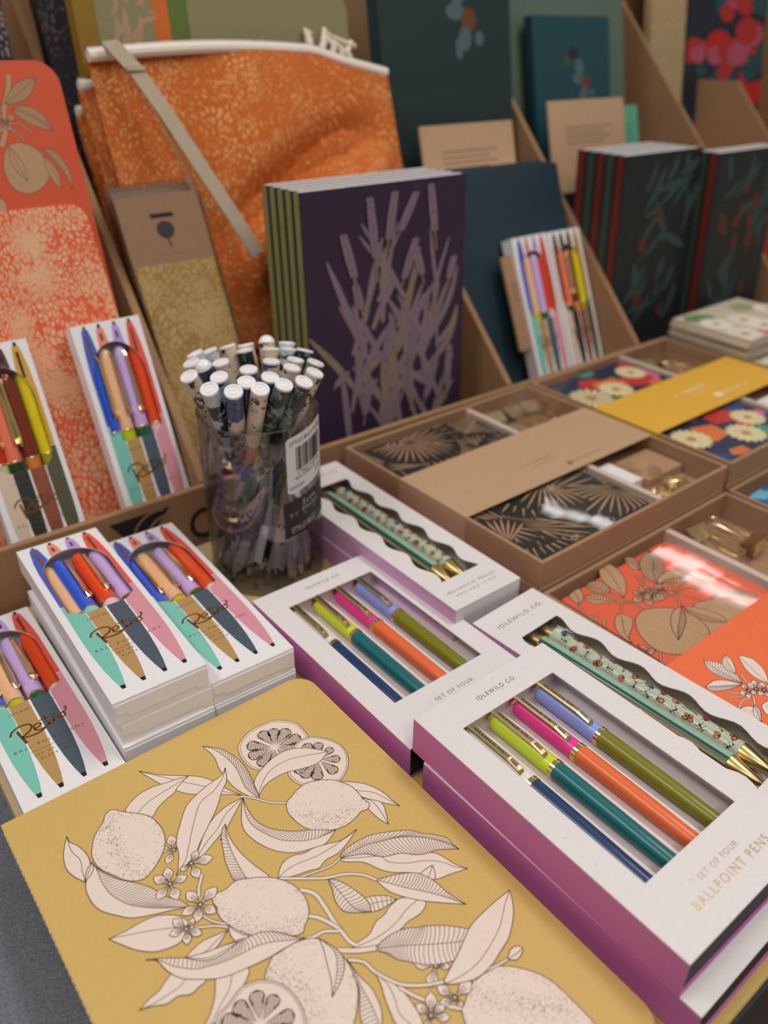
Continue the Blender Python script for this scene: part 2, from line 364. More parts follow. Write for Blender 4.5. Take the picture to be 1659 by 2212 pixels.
# drawings on the covers, in tenths of a millimetre from the far left corner of the cover
LEMON_ART=[('slice',[1248,-282,1334,-231,1415,-223,1505,-236,1561,-272,1615,-344,1617,-417,1608,-481,1563,-555,1479,-609,1358,-591,1290,-552,1253,-522,1220,-471,1214,-389,1224,-331],[1408,-423],[1407,-268,1481,-294,1547,-348,1572,-446,1288,-313,1250,-397,1266,-494,1331,-545,1434,-561,1518,-520]),('slice',[1374,-617,1445,-543,1517,-478,1605,-478,1657,-519,1706,-592,1723,-666,1703,-745,1653,-809,1590,-849,1542,-849,1421,-779,1372,-740,1356,-666],[1557,-657],[1559,-511,1630,-550,1670,-636,1658,-729,1582,-799,1466,-774,1411,-709,1399,-650,1459,-580]),('leaf',[1156,-668,1164,-602,1206,-548,1279,-511,1369,-484,1461,-489,1545,-538,1602,-599,1632,-643],[1156,-668,1184,-630,1285,-560,1385,-548,1483,-573,1632,-643],[1156,-668,1180,-651,1215,-630,1277,-617,1356,-622,1432,-650,1512,-673,1573,-669,1632,-643],''),('leaf',[1147,-697,1172,-597,1193,-501,1200,-397,1180,-303,1148,-231,1080,-158],[1147,-697,1137,-641,1125,-572,1145,-476,1155,-388,1141,-292,1120,-216,1080,-158],[1147,-697,1104,-622,1077,-534,1074,-445,1075,-371,1095,-269,1080,-158],'A'),('leaf',[1086,-612,1039,-518,1008,-423,963,-351,919,-308,849,-251,793,-200,712,-105],[1086,-612,1019,-525,959,-437,875,-330,837,-277,712,-105],[1086,-612,1048,-576,906,-460,851,-411,815,-354,777,-283,741,-190,712,-105],''),('leaf',[574,-388,540,-319,583,-281,648,-257,727,-256,797,-275,848,-286,918,-307],[574,-388,590,-369,650,-338,734,-325,816,-319,918,-307],[574,-388,635,-437,689,-402,756,-376,801,-366,839,-338,918,-307],''),('leaf',[701,-810,737,-768,770,-736,812,-694,864,-658,929,-630,1003,-619,1080,-626],[701,-810,733,-791,809,-746,872,-719,964,-658,1080,-626],[701,-810,748,-810,885,-753,850,-789,916,-743,1014,-674,1080,-626],''),('flower',[637,-693],[663,-600,577,-641,572,-747,681,-691]),('leaf',[580,-835,601,-812,647,-727,676,-645,798,-499,875,-458,961,-433,1062,-417,1107,-381],[580,-835,591,-824,656,-785,701,-728,773,-634,877,-516,972,-488,1058,-438,1107,-381],[580,-835,633,-817,710,-786,771,-730,924,-608,1010,-518,1067,-468,1107,-381],''),('leaf',[1078,-630,1064,-690,1058,-788,1088,-878,1147,-948,1204,-993,1255,-1023,1329,-1081,1357,-1105],[1078,-630,1038,-727,1028,-809,1050,-886,1095,-976,1170,-1045,1248,-1085,1308,-1099,1357,-1105],[1078,-630,1034,-690,984,-785,983,-872,1015,-971,1067,-1048,1134,-1100,1211,-1125,1271,-1140,1357,-1105],'A'),('leaf',[870,-1128,796,-1041,795,-1001,808,-922,831,-858,875,-755,921,-716],[870,-1128,848,-1072,851,-986,865,-884,886,-796,921,-716],[870,-1128,938,-1128,915,-1026,897,-920,898,-805,921,-716],'A'),('leaf',[1554,-858,1614,-908,1665,-969,1702,-1059,1709,-1136,1718,-1196],[1554,-858,1599,-967,1657,-1030,1684,-1094,1718,-1196],[1554,-858,1588,-1006,1625,-1071,1666,-1129,1718,-1196],''),('leaf',[1589,-1025,1616,-1058,1655,-1118,1628,-1189,1596,-1248],[1589,-1025,1619,-1078,1615,-1156,1596,-1248],[1589,-1025,1573,-1100,1576,-1182,1596,-1248],''),('stem',[1073,-609,1114,-650,1147,-697,1175,-738,1220,-779,1256,-807],14),('blob',[1256,-793,1289,-784,1339,-763,1408,-756,1475,-782,1536,-829,1573,-885,1592,-937,1594,-999,1589,-1031,1599,-1068,1588,-1094,1562,-1103,1530,-1095,1482,-1109,1413,-1116,1346,-1096,1288,-1051,1245,-1012,1223,-939,1218,-879,1229,-831],[1281,-918,1320,-993,1412,-1054,1486,-1055]),('leaf',[967,-1160,1006,-1117,1054,-1094,1108,-1101,1146,-1120,1203,-1124,1274,-1148,1351,-1176,1446,-1170],[967,-1160,1019,-1147,1085,-1149,1195,-1174,1305,-1178,1446,-1170],[967,-1160,1024,-1191,1120,-1221,1159,-1237,1214,-1220,1288,-1226,1366,-1204,1446,-1170],''),('leaf',[1271,-1258,1333,-1281,1394,-1319,1451,-1384,1537,-1424,1593,-1480,1668,-1523,1696,-1587,1711,-1644,1743,-1699],[1271,-1258,1359,-1317,1441,-1373,1456,-1423,1517,-1482,1604,-1532,1666,-1589,1697,-1648,1743,-1699],[1271,-1258,1284,-1289,1354,-1348,1395,-1431,1439,-1488,1514,-1550,1573,-1640,1651,-1667,1743,-1699],''),('leaf',[1268,-1251,1327,-1230,1408,-1230,1479,-1243,1560,-1282,1660,-1345,1690,-1389,1740,-1442,1783,-1503,1780,-1548,1786,-1590],[1268,-1251,1345,-1265,1418,-1275,1496,-1304,1592,-1347,1677,-1414,1729,-1476,1769,-1539,1786,-1590],[1268,-1251,1320,-1276,1394,-1319,1451,-1384,1531,-1421,1604,-1488,1651,-1510,1696,-1524,1749,-1561,1786,-1590],'AB'),('leaf',[1549,-1616,1537,-1577,1579,-1571,1617,-1575],[1549,-1616,1586,-1596,1617,-1575],[1549,-1616,1573,-1640,1600,-1612,1617,-1575],''),('leaf',[1048,-1665,1073,-1663,1145,-1665,1208,-1636,1261,-1633,1309,-1616,1379,-1616,1445,-1673],[1048,-1665,1070,-1678,1181,-1702,1286,-1697,1363,-1677,1445,-1673],[1048,-1665,1066,-1704,1156,-1733,1270,-1737,1327,-1729,1401,-1734,1457,-1710,1445,-1673],''),('leaf',[1343,-1464,1404,-1487,1468,-1518,1525,-1558,1548,-1596,1566,-1649,1573,-1722,1586,-1778,1603,-1834],[1343,-1464,1397,-1540,1438,-1597,1482,-1650,1524,-1706,1562,-1764,1603,-1834],[1343,-1464,1347,-1515,1360,-1564,1397,-1625,1449,-1689,1521,-1760,1603,-1834],'A'),('leaf',[1215,-1552,1238,-1510,1285,-1528,1332,-1565,1358,-1609],[1215,-1552,1255,-1554,1317,-1584,1358,-1609],[1215,-1552,1218,-1581,1261,-1601,1308,-1606,1358,-1609],'AB'),('leaf',[1159,-1314,1195,-1352,1224,-1428,1241,-1507,1235,-1558,1220,-1583],[1159,-1314,1163,-1361,1165,-1439,1167,-1505,1183,-1549,1220,-1583],[1159,-1314,1142,-1373,1117,-1438,1121,-1500,1158,-1539,1220,-1583],'AB'),('stem',[1059,-1222,1178,-1256,1225,-1263,1276,-1254],12),('stem',[974,-1164,1055,-1228,1148,-1299,1224,-1335,1270,-1366,1315,-1411,1345,-1467],17),('stem',[1021,-1280,1062,-1339,1062,-1422,1053,-1514,1055,-1568],26),('stem',[972,-1413,1015,-1466,1049,-1554,1053,-1635,1069,-1673],24),('stem',[823,-1462,881,-1491,934,-1516,989,-1526,1041,-1565],20),('flower',[1290,-1967],[1219,-1895,1340,-2010,1201,-2026,1341,-1971]),('leaf',[1115,-1734,1202,-1727,1282,-1742,1350,-1783,1386,-1802,1458,-1859,1528,-1936,1548,-1990],[1115,-1734,1188,-1775,1253,-1818,1358,-1892,1463,-1958,1548,-1990],[1115,-1734,1153,-1789,1171,-1836,1205,-1875,1259,-1937,1351,-1994,1427,-2005,1548,-1990],'AB'),('stem',[988,-1638,1027,-1671,1068,-1702,1129,-1737],30),('leaf',[214,-596,256,-541,276,-497,279,-443,263,-373,238,-323,239,-281],[214,-596,226,-527,241,-459,226,-376,239,-281],[214,-596,179,-520,169,-453,190,-368,239,-281],''),('blob',[503,-276,533,-317,591,-376,631,-434,645,-506,641,-574,613,-642,566,-692,500,-737,439,-754,379,-713,339,-646,301,-569,293,-503,304,-450,343,-379,387,-336,420,-310,449,-272,481,-262],[437,-323,420,-453,413,-573,424,-689]),('leaf',[279,-509,289,-547,312,-614,353,-686,419,-766,457,-825,486,-904,535,-966,556,-1028],[279,-509,286,-555,278,-646,288,-739,323,-822,368,-880,443,-948,556,-1028],[279,-509,210,-612,198,-706,215,-783,262,-851,318,-913,403,-958,492,-996,556,-1028],'A'),('leaf',[216,-592,233,-553,259,-523,284,-508],[216,-592,247,-554,284,-508],[216,-592,249,-575,275,-546,284,-508],''),('leaf',[529,-1136,511,-1073,479,-1022,415,-976,347,-958,266,-955,190,-943],[529,-1136,451,-1079,347,-1019,257,-974,190,-943],[529,-1136,439,-1160,381,-1151,324,-1126,268,-1071,228,-1010,190,-943],''),('stem',[579,-1096,595,-1135,613,-1170,658,-1222],13),('stem',[529,-1136,554,-1157,608,-1191,655,-1239],13),('stem',[615,-1006,636,-966,665,-931,683,-906],18),('flower',[536,-860],[564,-765,624,-871,528,-960,446,-896,488,-774]),('flower',[670,-821],[730,-771,775,-856,661,-918,606,-825]),('leaf',[447,-1315,388,-1269,348,-1268,307,-1283,265,-1304,223,-1309,167,-1327],[447,-1315,379,-1328,352,-1342,305,-1343,235,-1340,167,-1327],[447,-1315,451,-1385,411,-1396,369,-1401,322,-1375,270,-1375,219,-1346,167,-1327],''),('leaf',[590,-1411,507,-1378,486,-1409,449,-1471,406,-1519,363,-1550,319,-1572],[590,-1411,553,-1438,513,-1484,453,-1519,384,-1560,319,-1572],[590,-1411,624,-1463,578,-1505,522,-1529,465,-1558,405,-1569,319,-1572],''),('leaf',[642,-1244,564,-1226,503,-1220,423,-1240],[642,-1244,578,-1254,505,-1271,423,-1240],[642,-1244,601,-1264,562,-1283,503,-1287,423,-1240],''),('leaf',[652,-1226,683,-1250,703,-1292,709,-1331],[652,-1226,662,-1260,682,-1302,709,-1331],[652,-1226,638,-1276,645,-1315,682,-1327,709,-1331],'A'),('blob',[773,-1482,839,-1485,903,-1505,948,-1541,979,-1619,988,-1693,980,-1766,950,-1836,905,-1891,853,-1937,776,-1981,664,-1960,575,-1890,551,-1769,587,-1654,664,-1533,703,-1500,738,-1479],[696,-1535,733,-1603,748,-1692,733,-1799]),('blob',[665,-1046,692,-1045,733,-1053,793,-1043,850,-1068,918,-1113,972,-1169,1007,-1240,1016,-1313,1002,-1376,974,-1417,933,-1447,895,-1469,807,-1417,731,-1357,684,-1286,655,-1220,643,-1175,644,-1140,655,-1112,653,-1083],[671,-1205,713,-1300,796,-1374,898,-1419]),('leaf',[904,-1503,873,-1469,820,-1397,759,-1349,682,-1327,659,-1317,584,-1296,510,-1275,424,-1239,359,-1190,281,-1140],[904,-1503,865,-1480,796,-1434,715,-1395,622,-1380,547,-1362,489,-1340,434,-1313,367,-1244,321,-1171,281,-1140],[904,-1503,867,-1489,790,-1479,720,-1473,610,-1451,513,-1423,437,-1374,367,-1311,334,-1242,319,-1174,281,-1140],'A'),('leaf',[655,-1324,584,-1296,510,-1275,423,-1240],[655,-1324,599,-1320,507,-1306,423,-1240],[655,-1324,579,-1330,525,-1324,476,-1298,423,-1240],''),('slice',[411,-1559,476,-1538,528,-1519,567,-1512,633,-1532,679,-1573,713,-1634,722,-1709,710,-1781,680,-1836,612,-1885,517,-1877,423,-1816,366,-1711,369,-1625],[540,-1697],[600,-1564,659,-1634,675,-1753,501,-1554,418,-1583,631,-1825,552,-1852,458,-1811,404,-1714]),('leaf',[950,-1538,939,-1588,909,-1663,881,-1735,843,-1793],[950,-1538,969,-1611,963,-1657,929,-1710,890,-1751,843,-1793],[950,-1538,976,-1601,988,-1660,970,-1711,918,-1757,843,-1793],'B'),('leaf',[994,-1698,977,-1764,958,-1835,921,-1888,881,-1960,915,-2042],[994,-1698,986,-1771,970,-1844,959,-1918,940,-1991,915,-2042],[994,-1698,992,-1795,1002,-1862,993,-1923,971,-1980,915,-2042],'A'),('leaf',[1055,-1825,1044,-1879,1021,-1937,1003,-1997,995,-2063,1061,-2158],[1055,-1825,1068,-1898,1054,-1963,1030,-2040,1061,-2158],[1055,-1825,1084,-1888,1102,-1963,1101,-2030,1091,-2096,1061,-2158],''),('stem',[998,-1704,1046,-1755,1058,-1820,1095,-1904,1128,-1950,1196,-2003,1274,-2045],19),('stem',[1099,-1938,1134,-2019,1181,-2093,1264,-2189],20),('blob',[1276,-2168,1327,-2141,1389,-2120,1454,-2124,1507,-2142,1564,-2191,1619,-2266,1647,-2339,1654,-2421,1655,-2482,1645,-2597,1557,-2631,1423,-2559,1308,-2434,1214,-2326,1225,-2230,1250,-2178],[1329,-2165,1403,-2261,1489,-2344,1594,-2449]),('stem',[1375,-2117,1454,-2124,1526,-2141,1574,-2147],13),('leaf',[1565,-2147,1608,-2123,1645,-2131,1657,-2153],[1565,-2147,1616,-2154,1657,-2153],[1565,-2147,1595,-2174,1634,-2168,1657,-2153],''),('flower',[1261,-2123],[1233,-2036,1366,-2118,1263,-2173,1187,-2105]),('flower',[1130,-2115],[1197,-2039,1110,-2038,1189,-2173,1072,-2145,1206,-2120]),('leaf',[1269,-2041,1309,-2025,1413,-1986,1493,-1948,1561,-1924,1663,-1914,1742,-1911,1821,-1912],[1269,-2041,1279,-2057,1372,-2075,1470,-2072,1595,-2037,1665,-2005,1747,-1952,1821,-1912],[1269,-2041,1290,-2073,1389,-2120,1483,-2122,1568,-2100,1646,-2077,1737,-2017,1787,-1965,1821,-1912],''),('flower',[600,-1049],[708,-1015,639,-1134,544,-1121,505,-1042,580,-947]),('flower',[491,-1119],[547,-1093,536,-1189,460,-1193,415,-1098,464,-1037])]
ORANGE_ART=[('leaf',[492,-2804,591,-2755,698,-2663,760,-2553,771,-2468,719,-2404],[492,-2804,565,-2713,666,-2548,719,-2404],[492,-2804,515,-2738,527,-2618,586,-2508,719,-2404],''),('leaf',[467,-2701,521,-2635,522,-2558,458,-2519,384,-2527],[467,-2701,431,-2629,416,-2553,384,-2527],[467,-2701,397,-2656,375,-2585,384,-2527],'AB'),('leaf',[412,-2804,403,-2713,358,-2625,248,-2612],[412,-2804,347,-2732,282,-2660,248,-2612],[412,-2804,343,-2760,258,-2704,248,-2612],'A'),('leaf',[160,-2647,256,-2619,325,-2524,259,-2515],[160,-2647,225,-2594,259,-2515],[160,-2647,167,-2591,196,-2529,259,-2515],''),('stem',[160,-2647,77,-2742],14),('stem',[459,-2694,476,-2792,482,-2859],14),('stem',[373,-2773,460,-2852,619,-2926,812,-3026,893,-3110,936,-3217],14),('stem',[498,-2872,490,-2948,477,-3038],14),('stem',[356,-2882,412,-2846,460,-2852],14),('leaf',[322,-2895,339,-2988,267,-3047,150,-3104,60,-3160],[322,-2895,261,-2965,173,-3048,60,-3160],[322,-2895,244,-2913,149,-2991,94,-3078,60,-3160],''),('leaf',[893,-2658,978,-2584,991,-2510,932,-2476],[893,-2658,906,-2598,932,-2476],[893,-2658,858,-2607,902,-2524,932,-2476],'A'),('leaf',[833,-2859,991,-2804,1106,-2731,1194,-2608,1180,-2535],[833,-2859,945,-2744,1039,-2679,1180,-2535],[833,-2859,850,-2738,924,-2635,1043,-2562,1180,-2535],'AB'),('leaf',[849,-2871,893,-2817,1035,-2804,1167,-2873,1234,-2972,1257,-3085],[849,-2871,950,-2862,1087,-2925,1194,-2997,1257,-3085],[849,-2871,904,-2881,993,-2952,1138,-3010,1257,-3085],'B'),('leaf',[996,-3213,1127,-3199,1247,-3272,1303,-3348,1320,-3436],[996,-3213,1105,-3224,1216,-3322,1320,-3436],[996,-3213,1106,-3256,1204,-3362,1320,-3436],'A'),('blob',[815,-3183,935,-3195,1031,-3246,1123,-3323,1140,-3399,1052,-3471,861,-3478,640,-3455,646,-3346],[868,-3205,985,-3297,1033,-3376]),('stem',[210,-3314,111,-3392,68,-3443],16),('blob',[362,-3006,458,-2983,541,-3004,626,-3060,686,-3133,715,-3225,701,-3332,645,-3421,518,-3468,385,-3470,284,-3443,204,-3371,179,-3281,211,-3171,264,-3083],[692,-3207,623,-3328,537,-3447]),('leaf',[752,-3123,643,-3128,533,-3180,444,-3262,391,-3340],[752,-3123,626,-3195,496,-3265,391,-3340],[752,-3123,671,-3210,576,-3272,466,-3317,391,-3340],'B'),('leaf',[752,-3134,816,-3204,866,-3305,871,-3388,846,-3456],[752,-3134,760,-3241,803,-3354,846,-3456],[752,-3134,715,-3225,731,-3346,789,-3405,846,-3456],'B'),('stem',[864,-2991,933,-2915,1022,-2873],14),('stem',[849,-3001,955,-2977,1034,-2984],10),('stem',[842,-3017,957,-3022,1034,-3065],10),('leaf',[1018,-3052,1060,-3059,1075,-3093],[1018,-3052,1042,-3071,1075,-3093],[1018,-3052,1017,-3087,1075,-3093],''),('stem',[730,-2799,779,-2727,795,-2672],12),('stem',[767,-2785,852,-2718],12),('stem',[107,-2776,30,-2831],22),('stem',[170,-2795,92,-2851],22),('stem',[174,-2867,96,-2921],22),('stem',[821,-3043,744,-3117],16),('flower',[646,-2884],[608,-2790,699,-2797,765,-2871,566,-2987,506,-2878]),('flower',[736,-2891],[730,-2799,857,-2878,756,-2971,646,-2989,604,-2913]),('flower',[798,-2918],[890,-2903,834,-3011,676,-2991,720,-2878]),('leaf',[124,-3299,154,-3234,122,-3191],[124,-3299,123,-3245,122,-3191],[124,-3299,82,-3231,122,-3191],''),('leaf',[95,-3276,165,-3270,176,-3305],[95,-3276,141,-3286,176,-3305],[95,-3276,113,-3317,176,-3305],'')]
BAND_ART=[('leaf',[274,-3877,337,-3783,332,-3680,274,-3593],[274,-3877,270,-3795,264,-3692,274,-3593],[274,-3877,222,-3757,218,-3672,274,-3593],'AB'),('leaf',[321,-3803,373,-3762,424,-3703,438,-3655],[321,-3803,369,-3726,438,-3655],[321,-3803,312,-3731,354,-3681,438,-3655],'B'),('leaf',[406,-3982,501,-3897,543,-3788,499,-3712],[406,-3982,436,-3878,499,-3712],[406,-3982,389,-3904,416,-3813,499,-3712],''),('leaf',[263,-3883,222,-3804,154,-3750,58,-3744],[263,-3883,176,-3823,58,-3744],[263,-3883,138,-3846,58,-3791,58,-3744],'B'),('stem',[120,-3847,171,-3919,181,-3949],8),('stem',[81,-3885,134,-3922,180,-3941],8),('stem',[46,-3983,130,-3961,192,-3980],10),('stem',[216,-3984,157,-4027],12),('stem',[346,-3830,311,-3874,297,-3910],10),('blob',[9,-3996,65,-3990,113,-4007,131,-4050,104,-4100,26,-4109,-27,-4053],[38,-4005,84,-4041]),('blob',[179,-4059,255,-4060,313,-4091,308,-4146,201,-4177,136,-4126],[198,-4074,244,-4111]),('leaf',[154,-4024,140,-4072,52,-4130],[154,-4024,95,-4079,52,-4130],[154,-4024,76,-4064,52,-4130],'A'),('flower',[243,-3937],[256,-3878,340,-3913,280,-3975,178,-3969,171,-3919]),('flower',[296,-3956],[357,-3903,376,-3957,267,-4009,231,-3966]),('flower',[325,-3995],[381,-3946,400,-4008,289,-4042,254,-3999])]
RED_ART=[('stem',[1033,3519,986,3388,920,3266,902,3142,836,3019],50),('leaf',[943,3315,991,3388,1062,3452,1133,3484,1226,3494],[943,3315,1038,3370,1137,3434,1226,3494],[943,3315,1042,3320,1133,3359,1199,3432,1226,3494],'AB'),('leaf',[986,3280,1063,3302,1148,3282,1213,3220,1248,3149,1265,3109],[986,3280,1067,3252,1160,3197,1265,3109],[986,3280,1016,3229,1089,3170,1179,3131,1265,3109],'AB'),('leaf',[924,3308,891,3375,821,3459,734,3477],[924,3308,844,3393,734,3477],[924,3308,855,3311,770,3371,734,3477],'A'),('leaf',[909,3259,853,3244,727,3168,611,3033],[909,3259,776,3157,611,3033],[909,3259,800,3122,677,3054,611,3033],'A'),('blob',[875,3016,961,3037,1054,3014,1118,2949,1160,2867,1150,2797,1091,2721,993,2668,901,2668,834,2718,806,2807,817,2910],[832,2805,913,2711]),('leaf',[883,3016,934,2944,963,2855,962,2755],[883,3016,917,2885,962,2755],[883,3016,872,2914,900,2826,962,2755],''),('leaf',[1129,2987,1217,2968,1279,2884,1308,2784,1296,2667],[1129,2987,1234,2861,1296,2667],[1129,2987,1191,2908,1254,2797,1296,2667],'A'),('leaf',[1131,2930,1181,2874,1212,2783,1211,2675],[1131,2930,1180,2803,1211,2675],[1131,2930,1132,2833,1167,2724,1211,2675],''),('stem',[913,3150,980,3104,1016,3042],14),('stem',[920,3174,1025,3169,1095,3097],14),('flower',[908,3192],[858,3261,989,3230,941,3123,834,3120]),('blob',[731,2641,630,2659,532,2617,478,2493,559,2414,699,2468,746,2569],[646,2562,677,2515])]

# ------------------------------------------------------------------ the setting
def struct(name, mb, mat, M=None, **k):
    o = mb.build(name, mat, **k); o['kind'] = 'structure'
    if M is not None: o.matrix_world = M
    return o
carpet = pm('carpet', '5a5048', .95, var=.5, scale=420, bump=.6)
mb = MB(); mb.box(-4, 5, -2.5, 6, -.05, 0); struct('floor', mb, carpet)
mb = MB(); mb.box(-4, 5, 6, 6.1, 0, 3.0); struct('wall_back', mb, pm('wall_paint', '8c7c6a', .9))

# ------------------------------------------------------------------ counter table (grey speckled laminate)
TOP = -.40
tab = thing('display_table', 'grey speckled laminate table under the whole display', 'table', Matrix.Translation(UD*-.45+VD*.7))
def rackbox(mb, p0, p1, q0, q1, z0, z1, m=0):
    c = [rackpt(p, q, 0) for p, q in ((p0, q0), (p1, q0), (p1, q1), (p0, q1))]
    o = Vector(tab_o)
    lo = [mb.add((v.x-o.x, v.y-o.y, EYE+z0-o.z)) for v in c]; hi = [mb.add((v.x-o.x, v.y-o.y, EYE+z1-o.z)) for v in c]
    mb.f.append(lo[::-1]); mb.m.append(m); mb.f.append(hi); mb.m.append(m)
    for i in range(4):
        j = (i+1) % 4; mb.f.append([lo[i], lo[j], hi[j], hi[i]]); mb.m.append(m)
tab_o = UD*-.45+VD*.7
lam = pm('speckled_laminate', '686b74', .5, var=.38, scale=900, bump=.15)
mb = MB(); rackbox(mb, -1.35, -.062, -.55, 2.1, TOP-.03, TOP); mb.build('table_top', lam, tab)
for p in (-1.28, -.14):
    for q in (-.45, 2.0):
        mb = MB(); rackbox(mb, p-.02, p+.02, q-.02, q+.02, -EYE, TOP-.03); mb.build('leg', pm('steel_leg', '4b4d50', .4, 1), tab)

# ------------------------------------------------------------------ cardboard tray and leaning rack
tab_o = rackpt(-.3, .3, TOP)
tray = thing('display_tray', 'shallow pale cardboard tray that carries the pens and notebooks', 'tray', Matrix.Translation(tab_o))
mb = MB(); rackbox(mb, -.555, -.062, .0265, 2.05, TOP, -.385); mb.build('tray_board', pm('pale_board', 'c9b184', .7, var=.05), tray)
LIPP = -.5625
tab_o = rackpt(-.7, .5, TOP)
rack = thing('leaning_rack', 'tall kraft cardboard rack with slanted dividers behind the pens', 'rack', Matrix.Translation(tab_o))
mb = MB(); rackbox(mb, LIPP-.006, LIPP, -.28, 2.05, TOP, -.335); mb.build('front_lip', KRAFTD, rack, bevel=.0008)
mb = MB(); rackbox(mb, -.98, LIPP-.006, -.28, 2.05, TOP, -.387); mb.build('floor_board', KRAFTD, rack)
mb = MB(); rackbox(mb, -.99, -.98, -.28, 2.05, TOP, .17); mb.build('back_board', KRAFTD, rack)
mb = MB(); rackbox(mb, -.98, -.730, -.28, 2.05, -.232, -.222); mb.build('upper_shelf', KRAFTD, rack)
for q, qt, zt in ((-.10, -.09, .07), (.2525, .2790, .07), (.618, .618, .07), (.840, .846, .07), (1.184, 1.184, .07), (1.366, 1.372, -.075), (1.70, 1.70, .07)):
    mb = MB(); t = .0035; zb = -.334
    prof = [(LIPP-.007, zb), (LIPP-.007-(zt-zb), zt), (-.978, zt), (-.978, -.386), (LIPP-.007, -.386)]
    qq = lambda z: q+(qt-q)*max(0, (z-zb))/.40
    A_ = [mb.add(rackpt(p, qq(z)-t, z)-tab_o) for p, z in prof]; B_ = [mb.add(rackpt(p, qq(z)+t, z)-tab_o) for p, z in prof]
    mb.f.append(A_); mb.m.append(0); mb.f.append(B_[::-1]); mb.m.append(0)
    for i in range(5):
        j = (i+1) % 5; mb.f.append([A_[j], A_[i], B_[i], B_[j]]); mb.m.append(0)
    mb.build('divider', KRAFTD, rack)
# dark printed mark on the front lip
mb = MB(); Mx = Matrix(((VD.x, 0, UD.x, 0), (VD.y, 0, UD.y, 0), (0, 1, 0, 0), (0, 0, 0, 1)))
o0 = rackpt(LIPP+.0004, 0, -.335)-tab_o; mb.xf = lambda x, y, z: o0+Mx.to_3x3() @ Vector((x, y, z))
mb.poly([(.166, -.008), (.217, -.008), (.196, -.032), (.182, -.032)], 0)
for cx, r in ((.212, .016), (.206, .023)):
    pts = [(cx+r*cos(a/16*pi+pi*.42), -.031+r*1.0*sin(a/16*pi+pi*.42)) for a in range(13)]
    mb.stroke(pts, .0022, .0002, 1)
mb.stroke([(.246+.0115*cos(a/14*pi*1.4+pi*.35), -.034+.0125*sin(a/14*pi*1.4+pi*.35)) for a in range(15)], .0042, 0)
mb.build('printed_mark', [pm('rack_ink', '241d22', .8), KRAFTD], rack)

